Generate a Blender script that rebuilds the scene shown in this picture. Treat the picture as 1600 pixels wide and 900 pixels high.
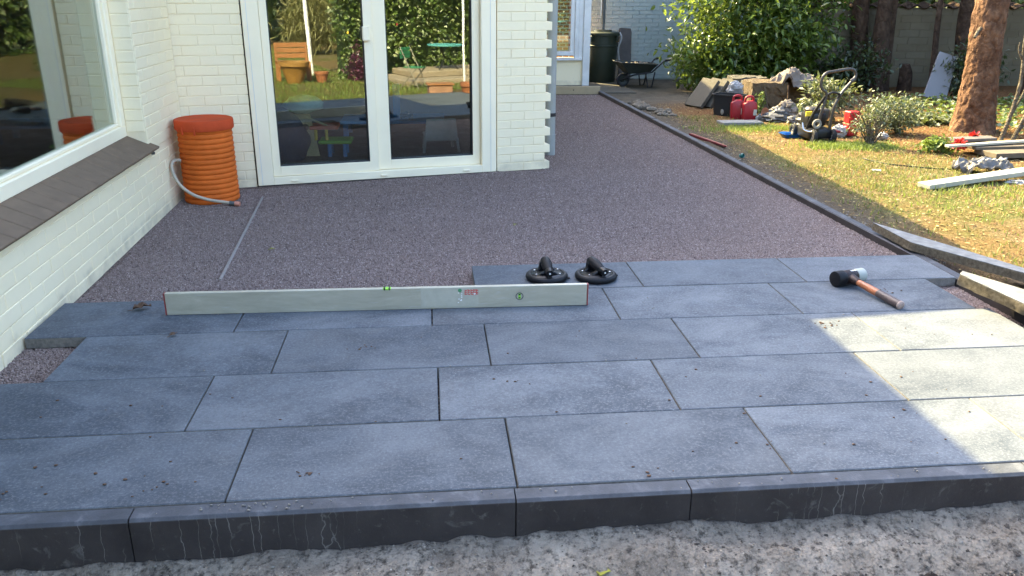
import bpy, bmesh, math, random
import numpy as np
from mathutils import Vector, Matrix, Euler, noise as mnoise

for o in list(bpy.data.objects): bpy.data.objects.remove(o)
random.seed(7); RNG = np.random.default_rng(7)
S = bpy.context.scene; COL = S.collection

# ------------------------------------------------------------------ camera
PITCH, YAW, ROLL, CAMZ = 0.346223, 0.100357, 0.0059665, 1.31195
cp, sp = math.cos(PITCH), math.sin(PITCH)
fwd = Vector((math.sin(YAW)*cp, math.cos(YAW)*cp, -sp)); right = Vector((math.cos(YAW), -math.sin(YAW), 0)); up = right.cross(fwd)
r2 = math.cos(ROLL)*right+math.sin(ROLL)*up; u2 = -math.sin(ROLL)*right+math.cos(ROLL)*up
cam = bpy.data.cameras.new('camera'); camo = bpy.data.objects.new('camera', cam); COL.objects.link(camo)
cam.sensor_width = 36; cam.lens = 36*1287.6/1600; cam.clip_end = 500; cam.clip_start = 0.02
camo.matrix_world = Matrix(((r2.x, u2.x, -fwd.x, 0), (r2.y, u2.y, -fwd.y, 0), (r2.z, u2.z, -fwd.z, CAMZ), (0, 0, 0, 1)))
S.camera = camo
# ------------------------------------------------------------------ daylight
SUN_EL = math.radians(40.9); SH = Vector((0.616, -0.788))          # direction in which shadows fall
w = bpy.data.worlds.new('World'); S.world = w; w.use_nodes = True
sky = w.node_tree.nodes.new('ShaderNodeTexSky'); sky.sky_type = 'NISHITA'; sky.sun_disc = False; sky.dust_density = 3.2
sky.sun_elevation = SUN_EL; sky.sun_rotation = math.atan2(-SH.x, -SH.y)
bg = w.node_tree.nodes['Background']; bg.inputs[1].default_value = 0.12
w.node_tree.links.new(sky.outputs[0], bg.inputs[0])
sl = bpy.data.lights.new('sun', 'SUN'); sl.energy = 2.7; sl.angle = math.radians(0.42); sl.color = (1, .83, .42)
so = bpy.data.objects.new('sun', sl); COL.objects.link(so)
ld = Vector((SH.x*math.cos(SUN_EL), SH.y*math.cos(SUN_EL), -math.sin(SUN_EL)))
so.rotation_euler = ld.to_track_quat('-Z', 'Y').to_euler(); so.location = (-6, 8, 9)
S.view_settings.view_transform = 'Standard'; S.view_settings.look = 'None'; S.view_settings.gamma = 1
S.view_settings.use_curve_mapping = False; S.view_settings.exposure = 3.42
S.render.engine = 'CYCLES'

# ------------------------------------------------------------------ materials
class Mat:
    def __init__(s, name):
        s.m = bpy.data.materials.new(name); s.m.use_nodes = True; s.nt = s.m.node_tree
        s.b = s.nt.nodes['Principled BSDF']; s.out = s.nt.nodes['Material Output']; s._pos = None
    def n(s, t, **kw):
        nd = s.nt.nodes.new('ShaderNode'+t)
        for k, v in kw.items():
            if k in ('i',):
                for kk, vv in v.items(): s.set(nd.inputs[kk], vv)
            else: setattr(nd, k, v)
        return nd
    def set(s, inp, v):
        if isinstance(v, bpy.types.NodeSocket): s.nt.links.new(v, inp)
        elif isinstance(v, (tuple, list)) and inp.type == 'RGBA' and len(v) == 3: inp.default_value = (*v, 1)
        else: inp.default_value = v
    def pos(s):
        if s._pos is None: s._pos = s.n('NewGeometry').outputs['Position']
        return s._pos
    def objc(s): return s.n('TexCoord').outputs['Object']
    def scale(s, vec, sc): return s.n('Mapping', i={'Vector': vec, 'Scale': sc}).outputs[0]
    def noise(s, scale, detail=3, rough=.55, vec=None, dist=0, out=0):
        return s.n('TexNoise', i={'Vector': vec or s.pos(), 'Scale': scale, 'Detail': detail, 'Roughness': rough, 'Distortion': dist}).outputs[out]
    def vor(s, scale, vec=None, feature='F1', out=0, rnd=1):
        nd = s.n('TexVoronoi', feature=feature); s.set(nd.inputs['Vector'], vec or s.pos()); nd.inputs['Scale'].default_value = scale
        nd.inputs['Randomness'].default_value = rnd
        return nd.outputs[out]
    def ramp(s, fac, stops, interp='LINEAR'):
        nd = s.n('ValToRGB'); cr = nd.color_ramp; cr.interpolation = interp
        while len(cr.elements) < len(stops): cr.elements.new(.5)
        for e, (p, c) in zip(cr.elements, stops):
            e.position = p; e.color = (c, c, c, 1) if isinstance(c, (int, float)) else (*c, 1)
        s.set(nd.inputs[0], fac); return nd.outputs[0]
    def mix(s, fac, a, b, mode='MIX'):
        nd = s.n('Mix', data_type='RGBA', blend_type=mode); s.set(nd.inputs[0], fac); s.set(nd.inputs[6], a); s.set(nd.inputs[7], b); return nd.outputs[2]
    def math(s, op, a, b=0.0, c=None):
        nd = s.n('Math', operation=op); s.set(nd.inputs[0], a); s.set(nd.inputs[1], b)
        if c is not None: s.set(nd.inputs[2], c)
        return nd.outputs[0]
    def sep(s, vec=None): return s.n('SeparateXYZ', i={0: vec or s.pos()}).outputs
    def rnd(s): return s.n('ObjectInfo').outputs['Random']
    def isl(s): return s.n('NewGeometry').outputs['Random Per Island']
    def bump(s, h, strength=.3, dist=.01, nrm=None):
        nd = s.n('Bump', i={'Height': h, 'Strength': strength, 'Distance': dist})
        if nrm: s.set(nd.inputs['Normal'], nrm)
        s.set(s.b.inputs['Normal'], nd.outputs[0]); return nd.outputs[0]
    def col(s, c): s.set(s.b.inputs['Base Color'], c)
    def rough(s, r): s.set(s.b.inputs['Roughness'], r)
    def spec(s, v): s.set(s.b.inputs['Specular IOR Level'], v)
    def metal(s, v=1.0): s.b.inputs['Metallic'].default_value = v

def vary(c, k): return tuple(min(1, x*k) for x in c)
def simple(name, c, rough=.6, metal=0, var=.18, scale=9, bump=.15, spec=.4, bs=None, bd=.004, obj=False):
    m = Mat(name); v = m.objc() if obj else m.pos()
    n1 = m.noise(scale, 5, .6, v)
    m.col(m.ramp(n1, [(.25, vary(c, 1-var)), (.75, vary(c, 1+var))])); m.rough(m.ramp(n1, [(.3, max(.05, rough-.1)), (.7, min(1, rough+.1))])); m.metal(metal); m.spec(spec)
    if bump: m.bump(m.noise(bs or scale*9, 4, .6, v), bump, bd)
    return m.m

# white painted brickwork
m = Mat('white_paint'); MT = {}
d = m.noise(1.7, 6, .65); f = m.noise(26, 5, .6)
c = m.mix(m.ramp(d, [(.35, 0.0), (.72, .45)]), (.92, .785, .525), (.86, .72, .46))
c = m.mix(m.math('MULTIPLY', m.rnd(), .14), c, (.72, .66, .52))
c = m.mix(m.ramp(f, [(.66, 0.0), (.80, .35)]), c, (.50, .46, .38))
zz = m.sep()[2]; spl = m.math('MULTIPLY', m.ramp(m.math('ADD', zz, m.math('MULTIPLY', m.noise(16, 5, .7), -.03)), [(0.0, 1.0), (.03, 0.0)]), m.ramp(m.noise(7, 4, .6), [(.4, .05), (.7, .6)]))
c = m.mix(spl, c, (.42, .36, .26)); c = m.mix(m.ramp(m.noise(3.1, 7, .75, m.scale(m.pos(), (1, 1, .35)), .5), [(.62, 0.0), (.78, .35)]), c, (.62, .55, .37))
m.col(c); m.rough(.62); m.spec(.3)
b1 = m.bump(m.noise(55, 4, .6), .25, .003); m.bump(m.noise(14, 3, .5), .35, .006, b1); MT['paint'] = m.m
# mortar line that is painted over
m = Mat('painted_mortar'); d = m.noise(4, 5, .6)
m.col(m.ramp(d, [(.3, (.87, .74, .50)), (.75, (.80, .67, .44))])); m.rough(.75); m.bump(m.noise(70, 4), .5, .005); MT['mortar'] = m.m
# white wall at the far end, the sky's teal tint put into its colour
m = Mat('far_wall_sky_tint'); d = m.noise(2.5, 5, .6)
m.col(m.ramp(d, [(.3, (.58, .66, .63)), (.7, (.50, .58, .55))])); m.rough(.75); m.bump(m.noise(30, 4), .4, .008); MT['farskytint'] = m.m
m = Mat('cream_block'); d = m.noise(3, 5, .6)
c = m.ramp(d, [(.3, (.26, .21, .125)), (.7, (.18, .145, .085))]); c = m.mix(m.math('MULTIPLY', m.rnd(), .25), c, (.30, .27, .2)); m.col(c); m.rough(.85); m.bump(m.noise(30, 4), .4, .008); MT['cream'] = m.m
MT['frame'] = simple('white_frame', (.93, .81, .575), .42, var=.04, scale=3, bump=.03)
MT['boards'] = simple('weathered_white_board', (.66, .65, .62), .6, var=.14, scale=6, bump=.2)
MT['gasket'] = simple('black_seal', (.02, .02, .022), .5, bump=0)
# window glass: thin coated pane
m = Mat('glass_pane'); fr = m.n('LayerWeight', i={'Blend': .5}).outputs['Facing']
f5 = m.math('POWER', fr, 4.0); fac = m.math('MULTIPLY_ADD', f5, .85, .140)
gl = m.n('BsdfGlossy', i={'Color': (.96, 1, .97), 'Roughness': 0.0}); tr = m.n('BsdfTransparent', i={'Color': (.80, .85, .82)})
wob = m.n('Bump', i={'Height': m.noise(2.2, 1), 'Strength': .012, 'Distance': .02}); m.set(gl.inputs['Normal'], wob.outputs[0])
mx = m.n('MixShader', i={0: fac, 1: tr.outputs[0], 2: gl.outputs[0]}); m.set(m.out.inputs[0], mx.outputs[0]); MT['glass'] = m.m
MT['sill'] = simple('brown_sill_tile', (.175, .122, .080), .85, var=.16, scale=16, bump=.2, spec=.1)
# patio tile
m = Mat('grey_patio_tile'); rnd = m.rnd(); P = m.n('VectorMath', operation='ADD', i={0: m.pos(), 1: m.n('CombineXYZ', i={0: m.math('MULTIPLY', rnd, 37.0), 1: m.math('MULTIPLY', rnd, 91.0), 2: m.math('MULTIPLY', rnd, 13.0)}).outputs[0]}).outputs[0]; m._pos = P
st = m.noise(7, 7, .68, m.scale(P, (.8, 1.15, 1)), .5); cl = m.noise(2.6, 6, .68, m.scale(P, (.75, 1.1, 1)), .6); fi = m.noise(105, 6, .75); sp_ = m.noise(210, 2, .5)
c = m.ramp(st, [(.30, (.036, .043, .052)), (.50, (.062, .072, .084)), (.70, (.110, .123, .138))])
c = m.mix(m.ramp(cl, [(.40, 0.0), (.66, .75)]), c, (.148, .159, .169))
c = m.mix(m.ramp(fi, [(.50, 0.0), (.68, .68)]), c, (.192, .203, .212))
c = m.mix(m.ramp(fi, [(.32, .40), (.46, 0.0)]), c, (.028, .033, .038))
c = m.mix(m.ramp(sp_, [(.70, 0.0), (.78, .6)]), c, (.30, .31, .31))
c = m.mix(m.math('MULTIPLY', rnd, .30), c, (.040, .045, .050))
du = m.noise(1.1, 4, .55, None, .5); c = m.mix(m.ramp(du, [(.55, 0.0), (.8, .30)]), c, (.105, .095, .078))
m.col(c); m.rough(m.ramp(st, [(.3, .62), (.7, .80)])); m.spec(.22)
m.bump(m.noise(120, 5, .65), .35, .002); MT['tile'] = m.m
m = Mat('tile_side'); m.col(m.ramp(m.noise(60, 4), [(.3, (.11, .10, .085)), (.7, (.20, .18, .15))])); m.rough(.85); m.bump(m.noise(120, 4), .5, .004); MT['tileside'] = m.m
# anthracite kerb with lime runs
def kerb_mat(name, streak):
    m = Mat(name); P = m.pos()
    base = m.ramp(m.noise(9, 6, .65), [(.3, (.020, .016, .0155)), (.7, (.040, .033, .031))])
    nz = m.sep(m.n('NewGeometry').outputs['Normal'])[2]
    skytop = m.ramp(m.noise(11, 6, .65, None, .5), [(.30, (.034, .037, .042)), (.55, (.056, .060, .068)), (.75, (.115, .120, .128))])
    c = m.mix(m.ramp(nz, [(.45, 0.0), (.75, 1.0)]), base, skytop)  # dusty top coloured lighter than the face, as if catching the sky
    if streak:
        warp = m.n('VectorMath', operation='ADD', i={0: m.scale(P, (1, .02, .02)), 1: m.n('VectorMath', operation='SCALE', i={0: m.noise(22, 3, .5, None, 0, 1), 'Scale': .016}).outputs[0]}).outputs[0]
        s1 = m.noise(15, 1, .5, warp); thin = m.ramp(m.math('ABSOLUTE', m.math('SUBTRACT', s1, .5)), [(0.0, 1.0), (.007, 0.0)])
        zone = m.ramp(m.noise(1.4, 2, .5, m.scale(P, (1, .1, .1))), [(.42, 0.0), (.56, 1.0)])
        blot = m.ramp(m.noise(17, 5, .65, None, .8), [(.60, 0.0), (.78, .6)])
        fac = m.math('MAXIMUM', m.math('MULTIPLY', m.math('MULTIPLY', thin, zone), m.ramp(m.noise(9, 3, .6), [(.38, .0), (.62, .75)])), m.math('MULTIPLY', blot, .7))
        fac = m.math('MULTIPLY', fac, m.ramp(nz, [(.35, 1.0), (.6, .12)])); c = m.mix(fac, c, (.26, .24, .215))
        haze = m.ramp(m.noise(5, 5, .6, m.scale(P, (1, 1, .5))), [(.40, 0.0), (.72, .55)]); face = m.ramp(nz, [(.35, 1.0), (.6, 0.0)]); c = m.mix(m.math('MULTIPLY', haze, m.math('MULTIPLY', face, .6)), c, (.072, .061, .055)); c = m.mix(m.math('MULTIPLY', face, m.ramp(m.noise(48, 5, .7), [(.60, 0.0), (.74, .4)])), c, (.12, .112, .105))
    m.col(c); m.rough(.72); m.spec(.35); m.bump(m.noise(140, 4, .65), .4, .003); return m.m
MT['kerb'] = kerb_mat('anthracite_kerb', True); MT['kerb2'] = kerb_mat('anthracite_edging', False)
m = Mat('rough_concrete'); a = m.noise(6, 7, .68, None, .4); b = m.noise(45, 6, .7); g = m.vor(95)
c = m.ramp(a, [(.30, (.16, .132, .104)), (.5, (.33, .28, .222)), (.70, (.49, .42, .335))]); c = m.mix(m.ramp(b, [(.48, 0.0), (.64, .9)]), c, (.055, .047, .040)); c = m.mix(m.ramp(m.noise(160, 4, .7), [(.55, 0.0), (.7, .6)]), c, (.34, .31, .26)); c = m.mix(m.ramp(g, [(.0, .35), (.18, 0.0)]), c, (.5, .47, .42))
m.col(c); m.rough(.95); m.spec(.15); b1 = m.bump(m.noise(90, 6, .75), 1.0, .022); m.bump(g, .7, .010, b1); MT['concrete'] = m.m
MT['slab'] = simple('grey_concrete_slab', (.30, .295, .27), .85, var=.35, scale=26, bump=.4, spec=.25)
MT['slabside'] = simple('rough_slab_edge', (.36, .30, .21), .95, var=.55, scale=55, bump=1.0, bd=.03, spec=.1)
MT['oldslab'] = simple('mossy_old_slab', (.115, .10, .072), .9, var=.3, scale=14, bump=.6, bd=.008)
# soil, lawn and litter in one ground sheet
m = Mat('garden_ground'); P = m.pos(); X, Y, Z = m.sep()
n1 = m.noise(.9, 6, .62, None, .4); n2 = m.noise(7, 6, .7); n3 = m.noise(60, 5, .75); n4 = m.noise(230, 3, .7)
straw = m.ramp(n3, [(.28, (.080, .046, .018)), (.5, (.18, .112, .042)), (.72, (.31, .21, .09))])
grass = m.ramp(n3, [(.3, (.055, .068, .016)), (.7, (.155, .17, .045))])
gmask = m.ramp(m.math('ADD', m.math('MULTIPLY', n1, .6), m.math('MULTIPLY', n2, .4)), [(.44, 0.0), (.60, .85)])
c = m.mix(gmask, straw, grass)
bare = m.ramp(m.math('ADD', m.math('MULTIPLY', m.noise(1.6, 5, .6), .7), m.math('MULTIPLY', n3, .3)), [(.50, 0.0), (.62, .8)])
c = m.mix(bare, c, m.ramp(n3, [(.3, (.11, .080, .050)), (.7, (.26, .195, .125))]))
# needle litter under the trees
lm = m.math('MULTIPLY', m.ramp(m.math('ADD', m.math('MULTIPLY', Y, .45), m.math('ADD', m.math('MULTIPLY', X, .62), m.math('MULTIPLY', n2, .9))), [(0.0, 0.0), (1.0, 1.0)]), 1.0)
t = m.math('ADD', m.math('ADD', m.math('MULTIPLY', Y, .45), m.math('MULTIPLY', X, .62)), m.math('MULTIPLY', n2, 1.3))
lm = m.ramp(m.math('MULTIPLY_ADD', t, .5, -2.95), [(0.0, 0.0), (.6, 1.0)])
litter = m.ramp(n3, [(.25, (.065, .032, .014)), (.5, (.17, .085, .034)), (.75, (.32, .18, .08))])
c = m.mix(lm, c, litter)
# trampled sandy strip along the edging, darkened for the house shadow on it
ed = m.math('ABSOLUTE', m.math('SUBTRACT', X, m.math('ADD', 2.66, m.math('MULTIPLY', m.math('SUBTRACT', n2, .5), .5))))
sm = m.math('MULTIPLY', m.ramp(ed, [(.10, 1.0), (.34, 0.0)]), m.ramp(Y, [(0.0, 0.0), (1.0, 1.0)]))
c = m.mix(sm, c, m.ramp(n3, [(.3, (.060, .048, .032)), (.7, (.17, .135, .095))]))
# back yard by the far wall: dark packed earth
bk = m.math('MULTIPLY', m.ramp(m.math('MULTIPLY_ADD', Y, .4, -3.95), [(0.0, 0.0), (.35, 1.0)]), m.ramp(m.math('MULTIPLY_ADD', X, -.5, 2.7), [(.2, 0.0), (.7, 1.0)]))
c = m.mix(bk, c, m.ramp(n2, [(.3, (.085, .070, .050)), (.7, (.16, .135, .10))]))
# dug soil in front of the kerb and in the trench
dug = m.math('MULTIPLY', m.ramp(m.math('MULTIPLY_ADD', Y, -1.0, 2.0), [(0.0, 0.0), (.06, 1.0)]), m.ramp(m.math('MULTIPLY_ADD', Y, 1.0, -.75), [(0.0, 0.0), (.5, 1.0)]))
dug = m.math('MULTIPLY', dug, m.ramp(m.math('MULTIPLY_ADD', X, -1.0, 3.2), [(0.0, 0.0), (.3, 1.0)]))
deep = m.ramp(m.math('MULTIPLY_ADD', Z, -8.0, -.55), [(0.0, 0.0), (.3, 1.0)])
dug = m.math('MAXIMUM', dug, m.math('MULTIPLY', deep, m.ramp(m.math('MULTIPLY_ADD', Y, .5, -.6), [(0.0, 0.0), (.3, 1.0)])))
soil = m.ramp(m.noise(34, 7, .72, None, .5), [(.25, (.016, .012, .011)), (.5, (.040, .032, .027)), (.62, (.085, .070, .058)), (.76, (.26, .235, .21))])
c = m.mix(dug, c, soil)
m.col(c); m.rough(.95); m.spec(.12)
b1 = m.bump(n4, .7, .008); m.bump(n3, .8, .02, b1); MT['ground'] = m.m
# gravel: bed below and single stones above
m = Mat('gravel_bed'); v = m.n('TexVoronoi'); m.set(v.inputs['Vector'], m.pos()); v.inputs['Scale'].default_value = 170
hs = m.sep(v.outputs['Color'])[0]
c = m.ramp(hs, [(.0, (.078, .054, .046)), (.35, (.16, .11, .092)), (.65, (.23, .16, .132)), (.88, (.31, .22, .18)), (1.0, (.42, .31, .25))])
c = m.mix(m.ramp(v.outputs['Distance'], [(.25, 0.0), (.75, .75)]), c, (.030, .024, .028)); m.col(c); m.rough(.9); m.spec(.2)
m.bump(m.math('SUBTRACT', 1.0, v.outputs['Distance']), .8, .006); MT['gravelbed'] = m.m
m = Mat('gravel_stone'); r = m.rnd()
c = m.ramp(r, [(.0, (.150, .108, .095)), (.30, (.20, .145, .125)), (.60, (.24, .176, .152)), (.92, (.29, .22, .188)), (1.0, (.42, .34, .29))])
big = m.noise(.8, 4, .6); c = m.mix(m.ramp(big, [(.4, 0.0), (.7, .30)]), c, (.24, .17, .135))
m.col(c); m.rough(.85); m.spec(.25); MT['stone'] = m.m
MT['soilclod'] = simple('soil_clod', (.060, .048, .038), .95, var=.7, scale=30, bump=.8)
MT['mortarbit'] = simple('mortar_crumb', (.34, .31, .26), .9, var=.3, scale=40, bump=.3)
MT['sandlump'] = simple('pale_sand_lump', (.26, .215, .16), .95, var=.4, scale=14, bump=.8, bd=.01)
# foliage
def leafmat(name, stops, rough=.4, trans=.3, tcol=None, spec=.5):
    m = Mat(name); c = m.ramp(m.isl(), stops); m.col(c); m.rough(rough); m.spec(spec)
    tl = m.n('BsdfTranslucent'); m.set(tl.inputs[0], m.mix(.5, c, tcol or (.30, .38, .05)))
    mx = m.n('MixShader', i={0: trans, 1: m.b.outputs[0], 2: tl.outputs[0]}); m.set(m.out.inputs[0], mx.outputs[0]); return m.m
def leafmat_obj(name, stops, rough, trans):
    m = Mat(name); c = m.ramp(m.rnd(), stops); m.col(c); m.rough(rough)
    tl = m.n('BsdfTranslucent'); m.set(tl.inputs[0], m.mix(.5, c, (.30, .38, .05)))
    mx = m.n('MixShader', i={0: trans, 1: m.b.outputs[0], 2: tl.outputs[0]}); m.set(m.out.inputs[0], mx.outputs[0]); return m.m
LAU = [(0, (.030, .062, .010)), (.4, (.070, .130, .020)), (.75, (.15, .235, .035)), (1, (.30, .38, .09))]
MT['laurel'] = leafmat('laurel_leaf', LAU, .30, .42); MT['laurelobj'] = leafmat_obj('laurel_leaf_single', LAU, .30, .42)
MT['ivy'] = leafmat('hedge_leaf', [(0, (.03, .055, .012)), (.5, (.08, .125, .028)), (.85, (.16, .21, .06)), (1, (.42, .45, .28))], .35, .25)
MT['greyleaf'] = leafmat('grey_green_leaf', [(0, (.11, .14, .055)), (.6, (.20, .23, .10)), (1, (.36, .37, .20))], .5, .25)
MT['limeleaf'] = leafmat('lime_leaf', [(0, (.13, .22, .03)), (1, (.32, .42, .08))], .5, .35)
MT['darkleaf'] = leafmat('dark_evergreen_leaf', [(0, (.014, .030, .010)), (.7, (.035, .060, .018)), (1, (.075, .10, .03))], .45, .15)
MT['strawleaf'] = leafmat('straw_leaf', [(0, (.24, .22, .07)), (1, (.44, .42, .18))], .6, .3)
MT['redpetal'] = leafmat('red_petal', [(0, (.45, .01, .015)), (1, (.70, .04, .03))], .5, .25, (.8, .05, .02))
MT['purplepetal'] = leafmat('purple_petal', [(0, (.055, .012, .032)), (1, (.13, .035, .075))], .5, .2, (.5, .1, .3))
MT['grassblade'] = leafmat('grass_blade', [(0, (.10, .12, .028)), (.45, (.17, .19, .05)), (.75, (.26, .25, .08)), (1, (.40, .33, .15))], .6, .35)
MT['lushgrass'] = leafmat('lush_grass_blade', [(0, (.08, .12, .02)), (.7, (.15, .21, .035)), (1, (.26, .29, .08))], .6, .35)
MT['deadleaf'] = simple('dead_leaf', (.16, .085, .045), .7, var=.4, scale=50, bump=.4)
MT['yellowleaf'] = simple('yellow_leaf', (.38, .36, .03), .5, var=.3, scale=40, bump=.2)
# bark
def bark(name, a, b_, sc=1):
    m = Mat(name); P = m.pos(); v = m.vor(15*sc, m.n('VectorMath', operation='ADD', i={0: m.scale(P, (1, 1, .55)), 1: m.n('VectorMath', operation='SCALE', i={0: m.noise(9*sc, 3, .6, None, 0, 1), 'Scale': .10}).outputs[0]}).outputs[0], 'F1')
    n = m.noise(28*sc, 6, .7); n0 = m.noise(5*sc, 4, .6)
    c = m.mix(m.ramp(n0, [(.3, 0.0), (.7, 1.0)]), a, b_); c = m.mix(m.ramp(v, [(.25, 0.0), (.75, .55)]), c, vary(a, .35)); c = m.mix(m.ramp(n, [(.5, 0.0), (.75, .45)]), c, vary(b_, 1.6))
    m.col(c); m.rough(.95); m.spec(.15); b1 = m.bump(n, .8, .015); m.bump(m.math('SUBTRACT', 1.0, v), .9, .03, b1); return m.m
MT['redbark'] = bark('red_brown_bark', (.085, .042, .023), (.185, .102, .057)); MT['darkbark'] = bark('dark_bark', (.040, .024, .016), (.085, .055, .036)); MT['palebark'] = bark('pale_twig', (.24, .19, .13), (.36, .30, .20), 2)
MT['orange'] = simple('orange_plastic', (.60, .125, .020), .65, var=.25, scale=6, bump=.1, spec=.10); MT['orangelid'] = simple('orange_red_lid', (.50, .070, .024), .65, var=.25, scale=7, bump=.12, spec=.04)
MT['hose'] = simple('beige_hose', (.42, .36, .27), .5, var=.1, bump=.05); MT['coupling'] = simple('salmon_coupling', (.55, .22, .14), .5, bump=0)
m = Mat('worn_aluminium'); n = m.noise(9, 6, .7, m.scale(m.pos(), (.5, 1, 2.2)), .5); n2 = m.noise(60, 4, .6, m.scale(m.pos(), (.15, 1, 1)))
c = m.ramp(n, [(.3, (.36, .335, .255)), (.6, (.46, .43, .33)), (.8, (.58, .55, .44))]); c = m.mix(m.ramp(n2, [(.62, 0.0), (.75, .4)]), c, (.55, .55, .52))
m.col(c); m.metal(.3); m.rough(.45); MT['alu'] = m.m
MT['paleprint'] = simple('worn_sticker', (.40, .38, .30), .5, var=.1, scale=30, bump=.05); MT['redprint'] = simple('red_print', (.55, .03, .03), .5, bump=0); MT['greenprint'] = simple('green_print', (.06, .22, .10), .5, bump=0)
MT['whiteprint'] = simple('white_print', (.72, .72, .70), .5, bump=0)
MT['redcap'] = simple('red_end_cap', (.22, .045, .040), .5, var=.3, scale=60, bump=.1)
m = Mat('green_vial'); m.col((.35, .80, .08)); m.rough(.12); m.b.inputs['Transmission Weight'].default_value = .3; MT['vial'] = m.m
MT['rubber'] = simple('black_rubber', (.008, .008, .009), .5, var=.2, scale=20, bump=.1, spec=.2); MT['blackplastic'] = simple('black_plastic', (.007, .007, .008), .35, var=.15, scale=20, bump=.05, spec=.3)
MT['steel'] = simple('bright_steel', (.62, .62, .62), .25, 1, .05, bump=0); MT['redrim'] = simple('dark_red_rubber', (.16, .025, .018), .5, bump=.05)
MT['darkmetal'] = simple('dark_brown_metal', (.030, .018, .015), .4, .4, .5, 40, .3); MT['handlewood'] = simple('handle_wood', (.30, .105, .045), .4, var=.3, scale=30, bump=.15)
MT['whiterubber'] = simple('pale_mallet_face', (.30, .31, .27), .6, var=.08, bump=.05); MT['worngrip'] = simple('worn_grip', (.07, .05, .045), .5, var=.4, scale=40, bump=.2); MT['endgrain'] = simple('end_grain', (.30, .22, .18), .7, var=.3, scale=90, bump=.2)
MT['downpipe'] = simple('grey_downpipe', (.29, .30, .28), .45, var=.08, bump=.05); MT['zinc'] = simple('dark_zinc', (.10, .105, .10), .5, .2, .15)
MT['binplastic'] = simple('dark_green_plastic', (.018, .024, .014), .55, var=.2, scale=5, bump=.1)
MT['barrow'] = simple('dark_barrow_paint', (.020, .024, .019), .55, var=.3, scale=12, bump=.15); MT['tyre'] = simple('tyre', (.012, .012, .013), .8, bump=.2)
MT['greywood'] = simple('grey_board', (.085, .075, .068), .85, var=.3, scale=12, bump=.5); MT['newwood'] = simple('new_timber', (.56, .43, .25), .7, var=.12, scale=12, bump=.2); MT['palewood'] = simple('painted_pale_plank', (.58, .56, .44), .6, var=.08, scale=12, bump=.15)
MT['oldwood'] = simple('old_plank', (.17, .135, .09), .85, var=.25, scale=14, bump=.4); MT['brownpanel'] = simple('brown_fibre', (.17, .115, .060), .95, var=.4, scale=28, bump=.9, bd=.01)
MT['cloth'] = simple('beige_cloth', (.25, .205, .165), .9, var=.25, scale=14, bump=.3); MT['greybag'] = simple('grey_plastic_sheet', (.20, .19, .175), .45, var=.5, scale=9, bump=.5, bd=.01); MT['whitebag'] = simple('white_plastic_bag', (.48, .46, .43), .4, var=.2, scale=9, bump=.5, bd=.01)
MT['darkbag'] = simple('dark_grey_bag', (.16, .15, .14), .45, var=.3, scale=9, bump=.5)
MT['tub'] = simple('black_tub', (.011, .012, .013), .55, var=.25, scale=9, bump=.15); MT['redcan'] = simple('red_can', (.42, .018, .028), .4, var=.15, scale=9, bump=.1); MT['redcrate'] = simple('red_crate', (.62, .015, .018), .45, var=.1, scale=30, bump=.2)
MT['terracotta'] = simple('terracotta', (.45, .17, .075), .8, var=.2, scale=9, bump=.25); MT['terrapale'] = simple('pale_terracotta', (.55, .30, .19), .85, var=.2, scale=9, bump=.25); MT['ochrepot'] = simple('ochre_pot', (.42, .22, .05), .6, var=.35, scale=7, bump=.3); MT['benchwood'] = simple('orange_bench_wood', (.46, .20, .07), .6, var=.15, scale=10, bump=.15)
MT['mowerblack'] = simple('mower_black', (.007, .007, .008), .45, var=.3, scale=12, bump=.1); MT['tubegrey'] = simple('grey_tube', (.055, .05, .045), .4, .3, .15); MT['blue'] = simple('blue_plastic', (.02, .16, .52), .35, var=.2, scale=9, bump=.1); MT['yellow'] = simple('yellow_mark', (.75, .52, .04), .5, bump=0)
MT['pole'] = simple('white_pole', (.75, .76, .78), .35, var=.05, bump=0); MT['green'] = simple('green_slat', (.03, .18, .08), .5, var=.15, bump=.1); MT['tealcloth'] = simple('teal_table_top', (.14, .50, .50), .45, var=.2, scale=9, bump=.1); MT['patiostone'] = simple('sandstone_ledge', (.42, .34, .24), .85, var=.2, scale=9, bump=.4)
MT['roomwall'] = simple('room_wall', (.20, .17, .16), .9, var=.1, bump=0); MT['roomfloor'] = simple('dark_room_floor', (.055, .035, .028), .45, var=.25, scale=5, bump=.1)
MT['toywood'] = simple('toy_birch', (.55, .40, .22), .6, bump=.05); MT['toyred'] = simple('toy_red', (.60, .09, .03), .5, bump=.05); MT['toygreen'] = simple('toy_green', (.20, .48, .05), .5, bump=.05); MT['toyblue'] = simple('toy_blue', (.05, .22, .50), .5, bump=.05); MT['mint'] = simple('mint_cushion', (.42, .58, .48), .85, bump=.2); MT['navy'] = simple('navy_fabric', (.02, .03, .07), .9, bump=.2); MT['greychair'] = simple('pale_grey_plastic', (.40, .40, .42), .45, bump=.05)
m = Mat('red_brick_reflection'); br = m.n('TexBrick', i={'Vector': m.n('Mapping', i={'Vector': m.pos(), 'Rotation': (math.pi/2, 0, 0)}).outputs[0], 'Color1': (.50, .16, .07), 'Color2': (.62, .26, .13), 'Mortar': (.80, .72, .6), 'Scale': 1.0, 'Mortar Size': .010, 'Brick Width': .10, 'Row Height': .055}); m.col(br.outputs[0]); m.rough(.9); m.bump(br.outputs[1], -.5, .01); MT['brickreflect'] = m.m  # brick colours for the wall reflected in the far pane
MT['roof'] = simple('roof_felt', (.10, .10, .10), .9, bump=.2); MT['soffit'] = simple('white_soffit', (.62, .61, .58), .6, bump=.05)
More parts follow.
